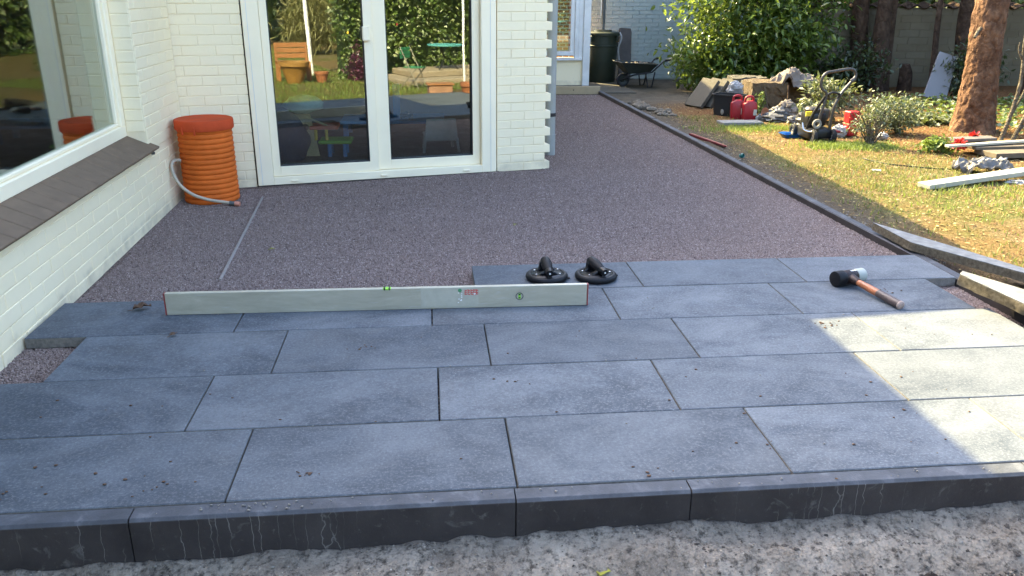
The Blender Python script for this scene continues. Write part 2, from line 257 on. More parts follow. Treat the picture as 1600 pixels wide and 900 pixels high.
MT['teal'] = simple('teal_plastic', (.01, .13, .12), .35, bump=0); MT['redstrip'] = simple('red_plastic_strip', (.11, .008, .010), .7, var=.2, scale=9, bump=.1)
MT['panel'] = simple('grey_board_panel', (.16, .16, .165), .6, var=.1, scale=4, bump=.1)

def dim(names, k):                                        # lower the reflectance of garden stuff so the sun does not overexpose it
    for nm in names.split():
        nt = MT[nm].node_tree
        for nd in list(nt.nodes):
            inp = nd.inputs['Base Color'] if nd.type == 'BSDF_PRINCIPLED' else nd.inputs['Color'] if nd.type == 'BSDF_TRANSLUCENT' else None
            if inp is None or not inp.is_linked: continue
            src = inp.links[0].from_socket; mx = nt.nodes.new('ShaderNodeMix'); mx.data_type = 'RGBA'; mx.blend_type = 'MULTIPLY'; mx.inputs[0].default_value = 1; mx.inputs[7].default_value = (k, k, k, 1)
            nt.links.new(src, mx.inputs[6]); nt.links.new(mx.outputs[2], inp)
dim('slab slabside oldslab mortarbit sandlump deadleaf cloth greybag whitebag darkbag redcan redcrate terracotta terrapale ochrepot benchwood palewood oldwood newwood brownpanel blue patiostone tealcloth cream farpaint strawleaf greyleaf limeleaf redpetal yellowleaf', .60)
dim('ground grassblade', .78)
dim('palebark', .5)
dim('laurel laurelobj darkleaf', .72)

m = Mat('grit_grain'); m.col(m.ramp(m.isl(), [(0, (.055, .042, .032)), (.4, (.17, .138, .102)), (.75, (.32, .27, .205)), (1, (.48, .42, .34))])); m.rough(.95); m.spec(.1); MT['grit'] = m.m
m = Mat('litter_flake'); m.col(m.ramp(m.isl(), [(0, (.085, .044, .018)), (.4, (.17, .105, .042)), (.75, (.28, .20, .080)), (1, (.40, .32, .15))])); m.rough(.8); m.spec(.2); MT['litter'] = m.m
MT['rail'] = simple('dull_rail', (.25, .215, .19), .7, var=.2, scale=30, bump=.1)

# ------------------------------------------------------------------ mesh helpers
WM = {}
def tag(o, label=None, cat=None, group=None, kind=None):
    for k, v in (('label', label), ('category', cat), ('group', group), ('kind', kind)):
        if v: o[k] = v
    return o
def link(name, me, parent=None, M=None, local=False):
    """M is a world matrix, or a matrix in the parent's frame if local."""
    o = bpy.data.objects.new(name, me); COL.objects.link(o); M = M or Matrix()
    if parent is not None:
        o.parent = parent; o.matrix_basis = M
        if not local: o.matrix_parent_inverse = WM[parent.name].inverted()
        WM[o.name] = (WM[parent.name] @ M) if local else M
    else:
        o.matrix_basis = M; WM[o.name] = M
    return o
def thing(name, label, cat, loc=(0, 0, 0), rz=0, group=None, kind=None):
    o = link(name, None, None, Matrix.Translation(loc) @ Matrix.Rotation(rz, 4, 'Z')); o.empty_display_size = .1
    return tag(o, label, cat, group, kind)
def np_mesh(name, V, F, mat, smooth=False):
    """V (n,3), F (m,k) arrays of equal-size polygons"""
    me = bpy.data.meshes.new(name); V = np.ascontiguousarray(V, dtype=np.float32); F = np.ascontiguousarray(F, dtype=np.int32)
    me.vertices.add(len(V)); me.vertices.foreach_set('co', V.ravel()); k = F.shape[1]
    me.loops.add(F.size); me.loops.foreach_set('vertex_index', F.ravel()); me.polygons.add(len(F))
    me.polygons.foreach_set('loop_start', np.arange(0, F.size, k, dtype=np.int32)); me.update(calc_edges=True)
    if smooth: me.polygons.foreach_set('use_smooth', np.ones(len(F), dtype=bool))
    if mat: me.materials.append(mat)
    return me
class MB:
    def __init__(s): s.v = []; s.f = []
    def add(s, vs, fs, M=None):
        o = len(s.v); s.v += [tuple(M @ Vector(v)) if M is not None else tuple(v) for v in vs]; s.f += [tuple(i+o for i in f) for f in fs]; return s
    def box(s, c, d, M=None, top=None):
        x, y, z = [q/2 for q in d]; tx, ty = (top or (1, 1))
        vs = [(-x, -y, -z), (x, -y, -z), (x, y, -z), (-x, y, -z), (-x*tx, -y*ty, z), (x*tx, -y*ty, z), (x*tx, y*ty, z), (-x*tx, y*ty, z)]
        vs = [(a+c[0], b+c[1], e+c[2]) for a, b, e in vs]
        return s.add(vs, [(0, 3, 2, 1), (4, 5, 6, 7), (0, 1, 5, 4), (1, 2, 6, 5), (2, 3, 7, 6), (3, 0, 4, 7)], M)
    def span(s, a, b, M=None): return s.box([(p+q)/2 for p, q in zip(a, b)], [abs(q-p) for p, q in zip(a, b)], M)
    def prism(s, poly, z0, z1, M=None):
        n = len(poly); vs = [(*p, z0) for p in poly]+[(*p, z1) for p in poly]
        return s.add(vs, [tuple(range(n))[::-1], tuple(range(n, 2*n))]+[(i, (i+1) % n, n+(i+1) % n, n+i) for i in range(n)], M)
    def lathe(s, prof, n=24, M=None, caps=True):
        vs = []; fs = []
        for r, z in prof:
            for i in range(n): a = 2*math.pi*i/n; vs.append((r*math.cos(a), r*math.sin(a), z))
        for j in range(len(prof)-1):
            for i in range(n): k = (i+1) % n; fs.append((j*n+i, j*n+k, (j+1)*n+k, (j+1)*n+i))
        if caps: fs.append(tuple(range(n))[::-1]); fs.append(tuple(range((len(prof)-1)*n, len(prof)*n)))
        return s.add(vs, fs, M)
    def cyl(s, p0, p1, r0, r1=None, n=14):
        p0 = Vector(p0); d = Vector(p1)-p0; M = Matrix.Translation(p0) @ d.to_track_quat('Z', 'Y').to_matrix().to_4x4()
        return s.lathe([(r0, 0), (r0 if r1 is None else r1, d.length)], n, M)
    def tube(s, pts, r, n=8):
        pts = [Vector(p) for p in pts]; rs = r if isinstance(r, (list, tuple)) else [r]*len(pts); vs = []; fs = []
        u = None
        for i, p in enumerate(pts):
            t = (pts[min(i+1, len(pts)-1)]-pts[max(i-1, 0)]).normalized()
            if u is None: u = t.orthogonal().normalized()
            u = (u-t*u.dot(t)).normalized(); v = t.cross(u)
            for k in range(n): a = 2*math.pi*k/n; vs.append(p+(u*math.cos(a)+v*math.sin(a))*rs[i])
        for i in range(len(pts)-1):
            for k in range(n): q = (k+1) % n; fs.append((i*n+k, i*n+q, (i+1)*n+q, (i+1)*n+k))
        fs += [tuple(range(n))[::-1], tuple(range((len(pts)-1)*n, len(pts)*n))]
        return s.add(vs, fs)
    def ell(s, c, r, nu=14, nv=9, M=None, jit=0, sc=3.0):
        vs = []; fs = []
        for j in range(nv+1):
            th = math.pi*j/nv
            for i in range(nu):
                a = 2*math.pi*i/nu; q = Vector((math.sin(th)*math.cos(a), math.sin(th)*math.sin(a), math.cos(th)))
                k = 1+jit*mnoise.noise(q*sc+Vector(c)*7) if jit else 1
                vs.append((c[0]+q.x*r[0]*k, c[1]+q.y*r[1]*k, c[2]+q.z*r[2]*k))
        for j in range(nv):
            for i in range(nu): k = (i+1) % nu; fs.append((j*nu+i, (j+1)*nu+i, (j+1)*nu+k, j*nu+k))
        return s.add(vs, fs, M)
    def mesh(s, name, mat, bevel=0, smooth=None, seg=1, mats=None):
        me = bpy.data.meshes.new(name); me.from_pydata([tuple(v) for v in s.v], [], s.f); bm = bmesh.new(); bm.from_mesh(me)
        bmesh.ops.remove_doubles(bm, verts=bm.verts, dist=1e-6); bmesh.ops.recalc_face_normals(bm, faces=bm.faces)
        if bevel:
            es = [e for e in bm.edges if len(e.link_faces) == 2 and e.calc_face_angle() > .5]
            bmesh.ops.bevel(bm, geom=es, offset=bevel, offset_type='OFFSET', segments=seg, affect='EDGES', profile=.5, clamp_overlap=True)
        bm.to_mesh(me); bm.free(); me.materials.append(mat)
        for x in mats or []: me.materials.append(x)
        if smooth is not None:
            me.polygons.foreach_set('use_smooth', np.ones(len(me.polygons), dtype=bool)); me.set_sharp_from_angle(angle=math.radians(smooth))
        return me
    def build(s, name, mat, parent=None, bevel=0, smooth=None, M=None, local=True, seg=1): return link(name, s.mesh(name, MT[mat], bevel, smooth, seg), parent, M, local)
def copy_tree(o, M, parent=None):
    c = o.copy(); COL.objects.link(c)
    if parent is None: c.parent = None; c.matrix_basis = M; WM[c.name] = M
    else: c.parent = parent; WM[c.name] = WM[parent.name] @ c.matrix_parent_inverse @ c.matrix_basis
    for ch in [q for q in list(COL.objects) if q.parent == o]: copy_tree(ch, None, c)
    return c
T = Matrix.Translation
def RZ(a): return Matrix.Rotation(a, 4, 'Z')
def frame(x, y, z, o): return Matrix(((x[0], y[0], z[0], o[0]), (x[1], y[1], z[1], o[1]), (x[2], y[2], z[2], o[2]), (0, 0, 0, 1)))
def W(name, mb, mat, parent=None, **k): return mb.build(name, mat, parent, local=False, **k)      # mesh given in world coordinates
def fbm(x, y, z=0, o=4):
    t = 0; a = 1
    for i in range(o): t += a*mnoise.noise(Vector((x, y, z))); x *= 2.1; y *= 2.1; z *= 2.1; a *= .5
    return t
def ghash(X, Y, s):                                       # cheap vectorised value noise
    xi = np.floor(X*s).astype(int); yi = np.floor(Y*s).astype(int); fx = X*s-xi; fy = Y*s-yi; fx = fx*fx*(3-2*fx); fy = fy*fy*(3-2*fy)
    h = lambda a, b: ((np.sin(a*127.1+b*311.7)*43758.5453) % 1.0)
    return (h(xi, yi)*(1-fx)+h(xi+1, yi)*fx)*(1-fy)+(h(xi, yi+1)*(1-fx)+h(xi+1, yi+1)*fx)*fy

# ------------------------------------------------------------------ leaves and grass
def leaf_arrays(P, N, D, L, Wd, fold=.25):
    """one six-sided folded leaf at each point: P base, D direction, N up normal, L length"""
    D = D/np.linalg.norm(D, axis=1, keepdims=True); N = N-D*(N*D).sum(1, keepdims=True); N /= np.linalg.norm(N, axis=1, keepdims=True)+1e-9
    Sd = np.cross(D, N); L = L[:, None]; w_ = Wd[:, None]
    def pt(t, s, n): return P+D*L*t+Sd*w_*s+N*w_*n
    V = np.stack([pt(0, 0, 0), pt(.35, .5, fold), pt(.70, .38, fold*.8), pt(1, 0, -.25), pt(.70, -.38, fold*.8), pt(.35, -.5, fold), pt(.5, 0, 0)], 1)
    k = len(P); base = (np.arange(k)*7)[:, None]
    F = np.concatenate([base+np.array(q) for q in ([0, 1, 6], [1, 2, 6], [2, 3, 6], [3, 4, 6], [4, 5, 6], [5, 0, 6])], 0)
    return V.reshape(-1, 3), F
def small_leaf_arrays(P, N, D, L, Wd):
    D = D/np.linalg.norm(D, axis=1, keepdims=True); N = N-D*(N*D).sum(1, keepdims=True); N /= np.linalg.norm(N, axis=1, keepdims=True)+1e-9
    Sd = np.cross(D, N); L = L[:, None]; w_ = Wd[:, None]
    V = np.stack([P, P+D*L*.5+Sd*w_*.5+N*w_*.2, P+D*L, P+D*L*.5-Sd*w_*.5+N*w_*.2], 1)
    b = (np.arange(len(P))*4)[:, None]; return V.reshape(-1, 3), np.concatenate([b+np.array([0, 1, 2]), b+np.array([0, 2, 3])], 0)
def cloud(n, c, r, clumps=60, spread=.22, shell=.55, low=-1.0):
    """clumped points in an ellipsoid: positions and outward directions"""
    q = RNG.normal(size=(clumps*3, 3)); q /= np.linalg.norm(q, axis=1, keepdims=True); q = q[q[:, 2] > low][:clumps]
    q *= (shell+(1-shell)*RNG.random((len(q), 1)))*(.85+.25*RNG.random((len(q), 1)))
    i = RNG.integers(0, len(q), n); p = q[i]+RNG.normal(size=(n, 3))*spread; d = p/(np.linalg.norm(p, axis=1, keepdims=True)+1e-6)
    return np.array(c)+p*np.array(r), d
def foliage(name, mat, n, c, r, ln, asp=.45, parent=None, clumps=60, spread=.22, shell=.55, big=False, zmin=None, kind=None, low=-1.0, droop=.35):
    P, d = cloud(n, c, r, clumps, spread, shell, low)
    if zmin is not None: P = P[P[:, 2] > zmin]; d = d[:len(P)]
    k = len(P); D = d+RNG.normal(size=(k, 3))*.7+np.array([0, 0, -droop]); N = np.array([0, 0, 1.])+RNG.normal(size=(k, 3))*.55+d*.4
    L = ln*(.65+.6*RNG.random(k)); V, F = (leaf_arrays if big else small_leaf_arrays)(P, N, D, L, L*asp)
    o = link(name, np_mesh(name, V, F, MT[mat]), parent, None, False); tag(o, kind=kind); return o
def blades(name, mat, P, h, wd, lean=.5, parent=None, label=None, cat=None):
    k = len(P); a = RNG.random(k)*6.283; s = np.stack([np.cos(a), np.sin(a), np.zeros(k)], 1)*wd*(.6+.8*RNG.random((k, 1)))
    le = RNG.normal(size=(k, 3))*lean; le[:, 2] = 1; H = h*(.45+.9*RNG.random((k, 1))); tip = P+le*H*np.array([1, 1, .9]); mid = P+le*H*.5*np.array([.6, .6, 1.1])
    V = np.stack([P-s, P+s, mid+s*.7, tip, mid-s*.7], 1).reshape(-1, 3); b = (np.arange(k)*5)[:, None]
    F = np.concatenate([b+np.array([0, 1, 2]), b+np.array([0, 2, 4]), b+np.array([4, 2, 3])], 0)
    return tag(link(name, np_mesh(name, V, F, MT[mat]), parent), label, cat, None, 'stuff')
def pebbles(name, mat, P, r, flat=.6, parent=None, label=None, cat=None):
    """joined irregular little stones"""
    base = np.array([(1, 0, 0), (0, 1, 0), (-1, 0, 0), (0, -1, 0), (0, 0, 1), (0, 0, -1), (.6, .6, .5), (-.6, .6, .5), (-.6, -.6, .5), (.6, -.6, .5)], float)
    fc = np.array([(6, 4, 9), (7, 4, 6), (8, 4, 7), (9, 4, 8), (0, 1, 6), (1, 2, 7), (2, 3, 8), (3, 0, 9), (0, 6, 9), (1, 7, 6), (2, 8, 7), (3, 9, 8), (1, 0, 5), (2, 1, 5), (3, 2, 5), (0, 3, 5)])
    k = len(P); a = RNG.random(k)*6.283; B = base[None]*(.7+.6*RNG.random((k, 10, 1))); B[:, :, 2] *= flat
    x = B[:, :, 0]*np.cos(a)[:, None]-B[:, :, 1]*np.sin(a)[:, None]; y = (B[:, :, 0]*np.sin(a)[:, None]+B[:, :, 1]*np.cos(a)[:, None])*(.6+.4*RNG.random((k, 1)))
    V = P[:, None, :]+np.stack([x, y, B[:, :, 2]], 2)*r[:, None, None]; F = (fc[None]+(np.arange(k)*10)[:, None, None]).reshape(-1, 3)
    return tag(link(name, np_mesh(name, V.reshape(-1, 3), F, MT[mat]), parent), label, cat, None, 'stuff')

# ------------------------------------------------------------------ ground sheet
def kerbx(y):                                             # inner face line of the lawn edging
    return float(np.interp(y, [1.5, 4.0, 5.84, 8.1, 11.6], [2.575, 2.56, 2.52, 2.47, 2.37]))
def lines(*segs):
    out = []
    for a, b, st in segs: out += list(np.arange(a, b-1e-6, st))
    return np.array(out+[segs[-1][1]])
gx = lines((-90, -10, 10), (-10, -1.7, .6), (-1.7, 2.3, .02), (2.3, 3.4, .035), (3.4, 7.5, .09), (7.5, 12, .5), (12, 90, 8))
gy = lines((-90, -14, 8), (-14, 0, .5), (0, 1.4, .1), (1.4, 2.0, .016), (2.0, 4.8, .06), (4.8, 13, .09), (13, 16, .5), (16, 90, 8))
GX, GY = np.meshgrid(gx, gy); KX = np.interp(GY, [1.5, 4.0, 5.84, 8.1, 11.6], [2.575, 2.56, 2.52, 2.47, 2.37])
fine = (ghash(GX, GY, 9)-.5)*.022+(ghash(GX+5, GY+3, 27)-.5)*.014
GZ = -.045+(ghash(GX, GY, 1.3)-.5)*.03+fine*.7
front = np.clip((2.1-GY)/.35, 0, 1)*np.clip((3.1-GX)/.4, 0, 1)
fz = -.245+np.clip((GX+.1)/1.6, 0, 1)*.060-np.clip(GY-1.80, 0, 1)*.5+fine*2.2+(ghash(GX+9, GY, 60)-.5)*.012+(ghash(GX, GY+7, 4)-.5)*.03
back = np.clip((1.6-GY)/1.6, 0, 1); GZ = GZ*(1-back)+(-.2+fine*.3)*back
GZ = GZ*(1-front)+np.where(GY > .9, fz, -.2+fine)*front
inside = (GX < KX+.03) & (GY > 1.945) & (GY < 12.0); GZ[inside] = -.32
tren = np.clip(1-np.abs(GX-(KX+.16))/.16, 0, 1)*np.clip((4.55-GY)/.3, 0, 1)*np.clip((GY-1.6)/.3, 0, 1); GZ = np.where(inside, GZ, GZ-.14*np.clip(tren*1.6, 0, 1))
house_under = (GX < -1.75) & (GY > .3) & (GY < 20); GZ[house_under] = -.4
nx, ny = len(gx), len(gy); ii = np.arange((ny-1)*nx).reshape(ny-1, nx)[:, :-1].ravel()
ground = link('ground', np_mesh('ground', np.stack([GX, GY, GZ], 2).reshape(-1, 3), np.stack([ii, ii+1, ii+nx+1, ii+nx], 1), MT['ground'], True)); ground['kind'] = 'structure'
def gz_at(x, y):
    i = np.clip(np.searchsorted(gx, x)-1, 0, nx-2); j = np.clip(np.searchsorted(gy, y)-1, 0, ny-2); return np.maximum(np.maximum(GZ[j, i], GZ[j, i+1]), np.maximum(GZ[j+1, i], GZ[j+1, i+1]))

# ------------------------------------------------------------------ gravel bed and stones
GRZ = -.050
def doorwall_y(x): return 6.102+(x+1.261)*.2234
areas = [((-1.64, 2.79), (-1.39, 3.20), 23000), ((-1.64, 3.58), (.20, 4.5), 22000), ((.18, 3.955), (2.56, 4.5), 22000), ((2.385, 3.18), (2.60, 3.60), 23000)]
mb = MB(); mb.add([(-1.75, 1.99, -.052), (2.585, 1.99, -.052), (2.545, 5, -.052), (2.50, 7, -.052), (2.38, 11.6, -.052), (.9, 11.6, -.052), (.9, 7, -.052), (-1.8, 6.0, -.052)], [(0, 1, 2, 3, 4, 5, 6, 7)])
bed = W('gravel_bed', mb, 'gravelbed'); bed['kind'] = 'structure'
V = []; F = []; dens = []
def quad(pts, dn):
    o = len(V); V.extend((x, y, GRZ) for x, y in pts); F.append(tuple(range(o, o+4))); dens.append(dn)
for (x0, y0), (x1, y1), dn in areas: quad([(x0, y0), (x1, y0), (x1, y1), (x0, y1)], dn)
quad([(-1.66, 4.5), (2.555, 4.5), (2.535, 5.3), (-1.69, 5.3)], 18000)
quad([(-1.69, 5.3), (2.535, 5.3), (2.515, 6.0), (-1.71, 6.0)], 14000)
quad([(-1.25, 6.0), (2.515, 6.0), (2.505, 6.5), (.5, 6.5)], 12000); quad([(.9, 6.5), (2.505, 6.5), (2.47, 8.1), (.95, 8.1)], 8000); quad([(.95, 8.1), (2.47, 8.1), (2.37, 11.6), (1.5, 11.6)], 4500)
me = bpy.data.meshes.new('gravel'); me.from_pydata(V, [], F); at = me.attributes.new('dens', 'FLOAT', 'FACE'); at.data.foreach_set('value', np.array(dens, dtype=np.float32)); me.materials.append(MT['stone'])
gravel = tag(link('gravel', me), 'loose purple-grey chippings spread between house and lawn edging', 'gravel', None, 'stuff')
ng = bpy.data.node_groups.new('scatter_stones', 'GeometryNodeTree'); ng.interface.new_socket('Geometry', in_out='INPUT', socket_type='NodeSocketGeometry'); ng.interface.new_socket('Geometry', in_out='OUTPUT', socket_type='NodeSocketGeometry')
N_ = ng.nodes; Lk = ng.links.new; gi = N_.new('NodeGroupInput'); go = N_.new('NodeGroupOutput')
at = N_.new('GeometryNodeInputNamedAttribute'); at.data_type = 'FLOAT'; at.inputs['Name'].default_value = 'dens'
dp = N_.new('GeometryNodeDistributePointsOnFaces'); Lk(gi.outputs[0], dp.inputs['Mesh']); Lk(at.outputs['Attribute'], dp.inputs['Density'])
ico = N_.new('GeometryNodeMeshIcoSphere'); ico.inputs['Radius'].default_value = .0044; ico.inputs['Subdivisions'].default_value = 1
sp = N_.new('GeometryNodeSetPosition'); nz = N_.new('ShaderNodeTexNoise'); nz.inputs['Scale'].default_value = 160
vm = N_.new('ShaderNodeVectorMath'); vm.operation = 'SUBTRACT'; vm.inputs[1].default_value = (.5, .5, .5); vs = N_.new('ShaderNodeVectorMath'); vs.operation = 'SCALE'; vs.inputs['Scale'].default_value = .007
Lk(nz.outputs['Color'], vm.inputs[0]); Lk(vm.outputs[0], vs.inputs[0]); Lk(ico.outputs['Mesh'], sp.inputs['Geometry']); Lk(vs.outputs[0], sp.inputs['Offset'])
sm_ = N_.new('GeometryNodeSetMaterial'); sm_.inputs['Material'].default_value = MT['stone']; Lk(sp.outputs[0], sm_.inputs['Geometry'])
rr = N_.new('FunctionNodeRandomValue'); rr.data_type = 'FLOAT_VECTOR'; rr.inputs[0].default_value = (0, 0, 0); rr.inputs[1].default_value = (6.28, 6.28, 6.28)
rs = N_.new('FunctionNodeRandomValue'); rs.data_type = 'FLOAT_VECTOR'; rs.inputs[0].default_value = (.6, .6, .5); rs.inputs[1].default_value = (1.35, 1.35, .95)
ip = N_.new('GeometryNodeInstanceOnPoints'); Lk(dp.outputs['Points'], ip.inputs['Points']); Lk(sm_.outputs[0], ip.inputs['Instance']); Lk(rr.outputs[0], ip.inputs['Rotation']); Lk(rs.outputs[0], ip.inputs['Scale'])
Lk(ip.outputs[0], go.inputs[0]); md = gravel.modifiers.new('stones', 'NODES'); md.node_group = ng

# ------------------------------------------------------------------ patio: sub-base with tiles
mb = MB(); mb.span((-1.62, 1.985, -.30), (2.40, 3.16, -.053)); mb.span((.21, 3.161, -.30), (2.37, 3.94, -.0531)); base = W('patio_bed', mb, 'concrete'); base['kind'] = 'structure'
YL = [1.980, 2.381, 2.781, 3.188, 3.590, 3.968]
ROWS = [[-1.640, -1.387, -.584, .219, 1.022, 1.825, 2.565], [-1.645, -.797, .006, .809, 1.612, 2.415, 2.565], [-1.392, -.599, .204, 1.005, 1.810, 2.452], [-1.632, -.818, -.012, .787, 1.596, 2.394], [.190, .988, 1.792, 2.558]]
cache = {}
def tile_mesh(wx, wy):
    k = (round(wx, 3), round(wy, 3))
    if k not in cache:
        mb = MB(); mb.box((0, 0, -.0225), (wx, wy, .045)); me = mb.mesh('tile', MT['tile'], .0025, mats=[MT['tileside']])
        for p in me.polygons:
            if p.normal.z < .3: p.material_index = 1
        cache[k] = me
    return cache[k]
for r_, xs in enumerate(ROWS):
    y0, y1 = YL[r_], YL[r_+1]
    for a, b in zip(xs[:-1], xs[1:]):
        gap = .0052; M = T(((a+b)/2+random.uniform(-.0006, .0006), (y0+y1)/2, random.uniform(-.0012, .0008))) @ Euler((random.uniform(-.0015, .0015), random.uniform(-.001, .001), random.uniform(-.0006, .0006))).to_matrix().to_4x4()
        link('tile', tile_mesh(b-a-gap, y1-y0-gap), base, M)

# ------------------------------------------------------------------ kerbs
fx = np.arange(-1.9, 2.75, .016); fy = np.arange(1.42, 1.9601, .016); FX, FY = np.meshgrid(fx, fy)
topz = np.interp(FX, [-1.2, -.8, -.55, .1, .25, .65, .9, 1.2, 1.7, 2.5], [-.134, -.134, -.128, -.112, -.112, -.098, -.124, -.112, -.096, -.09])
FZ = topz-(1.922-FY)*(.18+.25*ghash(FX, FY, 2.2))-np.clip(1.80-FY, 0, 1)*.35+(ghash(FX, FY, 14)-.5)*.018+(ghash(FX+3, FY, 45)-.5)*.010+(ghash(FX+3, FY+8, 5)-.5)*.02*np.clip((1.93-FY)*8, 0, 1)
FZ = np.where(FY > 1.925, FZ-.05, FZ)
n1_, n2_ = len(fx), len(fy); ii = np.arange((n2_-1)*n1_).reshape(n2_-1, n1_)[:, :-1].ravel()
foot = link('concrete_footing', np_mesh('concrete_footing', np.stack([FX, FY, FZ], 2).reshape(-1, 3), np.stack([ii, ii+1, ii+n1_+1, ii+n1_], 1), MT['concrete'], True)); foot['kind'] = 'structure'
ks = [-1.845, -.818, .208, .703, 1.728, 2.62]
for a, b in zip(ks[:-1], ks[1:]):
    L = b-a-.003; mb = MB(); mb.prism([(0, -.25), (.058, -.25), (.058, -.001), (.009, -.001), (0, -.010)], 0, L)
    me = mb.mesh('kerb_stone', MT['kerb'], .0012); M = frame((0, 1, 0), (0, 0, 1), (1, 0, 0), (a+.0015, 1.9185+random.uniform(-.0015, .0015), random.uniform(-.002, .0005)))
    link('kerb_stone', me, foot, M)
mb = MB(); 
pts = [(kerbx(y), y) for y in (1.98, 4, 5.84, 8.1, 11.6)]
mb.prism([(x+.005, y) for x, y in pts]+[(x+.16, y) for x, y in pts[::-1]], -.34, -.16); ebed = W('edging_bed', mb, 'concrete'); ebed['kind'] = 'structure'
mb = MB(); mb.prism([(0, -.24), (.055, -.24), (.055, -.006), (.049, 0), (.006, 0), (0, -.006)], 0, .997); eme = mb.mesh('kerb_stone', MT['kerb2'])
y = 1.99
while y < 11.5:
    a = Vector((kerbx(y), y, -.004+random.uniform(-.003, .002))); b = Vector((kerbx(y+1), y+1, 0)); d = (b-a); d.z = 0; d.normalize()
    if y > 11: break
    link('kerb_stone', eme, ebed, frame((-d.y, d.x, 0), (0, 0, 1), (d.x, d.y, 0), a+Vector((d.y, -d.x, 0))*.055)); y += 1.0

# ------------------------------------------------------------------ the house
CH = .0675
bcache = {}
def brick_mesh(L, H, D, mat='paint', bev=.0022):
    k = (round(L, 3), round(H, 3), round(D, 3), mat, random.randint(0, 2))
    if k not in bcache:
        mb = MB(); mb.box((0, 0, 0), (L, D, H)); me = mb.mesh('brick', MT[mat], bev)
        for v in me.vertices: v.co += Vector((random.uniform(-1, 1), random.uniform(-.6, .6), random.uniform(-1, 1)))*.0009
        bcache[k] = me
    return bcache[k]
def lay(parent, O, u, n, s0, s1, z0, z1, L=.222, ch=CH, gap=.0055, D=.03, proud=.0008, off=0.0, mat='paint', name='brick', cuts=None, ends=None):
    """courses of single bricks on a plane through O along u, outward normal n (bricks stand a little proud)"""
    u = Vector(u).normalized(); n = Vector(n).normalized(); k = 0; z = z0
    while z+ch*.55 < z1:
        e0, e1 = (ends(k) if ends else (s0, s1)); st = [e0]
        q = s0+off+(L/2 if k % 2 else 0)
        if cuts: st += cuts(k)
        else:
            while q < e1-.05:
                if q > e0+.05: st.append(q)
                q += L
        st.append(e1); h = min(ch, z1-z)-gap
        for a, b in zip(st[:-1], st[1:]):
            c = Vector(O)+u*((a+b)/2)+n*(proud-D/2+random.uniform(-.001, .0012)); c.z = z+gap/2+h/2
            x = u; zz = Vector((0, 0, 1)); yv = zz.cross(x)
            link(name, brick_mesh(b-a-gap, h, D, mat), parent, frame(x, yv, zz, c) @ Euler((random.uniform(-.006, .006), random.uniform(-.003, .003), random.uniform(-.004, .004))).to_matrix().to_4x4())
        z += ch; k += 1

house = thing('house', 'white painted brick house with a big side window and sliding glass doors', 'house', (-1.71, 6.0, -.06))
d1 = Vector((-.0267, 1, 0)).normalized(); n1 = Vector((d1.y, -d1.x, 0)); O1 = Vector((-1.635, 3.0, 0))   # side wall along the patio
def A(s, dn, z): q = O1+d1*s+n1*dn; return Vector((q.x, q.y, z))
def abox(mb, s0, s1, n0, n1_, z0, z1): mb.add([A(s0, n0, z0), A(s1, n0, z0), A(s1, n1_, z0), A(s0, n1_, z0), A(s0, n0, z1), A(s1, n0, z1), A(s1, n1_, z1), A(s0, n1_, z1)], [(0, 1, 2, 3), (4, 7, 6, 5), (0, 4, 5, 1), (1, 5, 6, 2), (2, 6, 7, 3), (3, 7, 4, 0)])
u2_ = Vector((.9760, .2178, 0)).normalized(); n2v = Vector((u2_.y, -u2_.x, 0)); O2 = Vector((-1.261, 6.102, 0))   # wall with the glass doors
def B(s, dn, z): q = O2+u2_*s+n2v*dn; return Vector((q.x, q.y, z))
def bbox(mb, s0, s1, n0, n1_, z0, z1): mb.add([B(s0, n0, z0), B(s1, n0, z0), B(s1, n1_, z0), B(s0, n1_, z0), B(s0, n0, z1), B(s1, n0, z1), B(s1, n1_, z1), B(s0, n1_, z1)], [(0, 1, 2, 3), (4, 7, 6, 5), (0, 4, 5, 1), (1, 5, 6, 2), (2, 6, 7, 3), (3, 7, 4, 0)])
SR = 2.165                                                 # right reveal of the window
mb = MB(); abox(mb, -2.7, 2.99, -.28, -.003, -.35, .385); abox(mb, SR, 2.99, -.28, -.003, .386, 2.30); abox(mb, -2.7, -1.3, -.28, -.003, .386, 2.30); abox(mb, -2.7, 2.99, -.28, -.003, 2.301, 2.49)
wallA = W('side_wall', mb, 'mortar', house)
lay(wallA, O1, d1, n1, -.45, 2.985, -.060, .380, off=.03)
lay(wallA, O1, d1, n1, SR+.002, 2.985, .388, 1.46, off=.10)
lay(wallA, A(SR, 0, 0), -n1, -d1, .004, .112, .50, 1.46, L=.3, D=.02, proud=.003)
mb = MB(); bbox(mb, -.52, -.012, -.28, -.003, -.35, 2.44); bbox(mb, 1.835, 2.225, -.28, -.003, -.06, 2.44); bbox(mb, -.012, 1.835, -.28, -.003, 2.12, 2.44); wallB = W('door_wall', mb, 'mortar', house)
lay(wallB, O2, u2_, n2v, -.475, -.006, -.065, 1.46, off=.06)
lay(wallB, O2, u2_, n2v, 1.832, 2.275, -.055, 1.46, cuts=lambda k: [2.055] if k % 2 == 0 else [1.945, 2.135], ends=lambda k: (1.832, 2.283 if k % 2 == 0 else 2.238), D=.16)
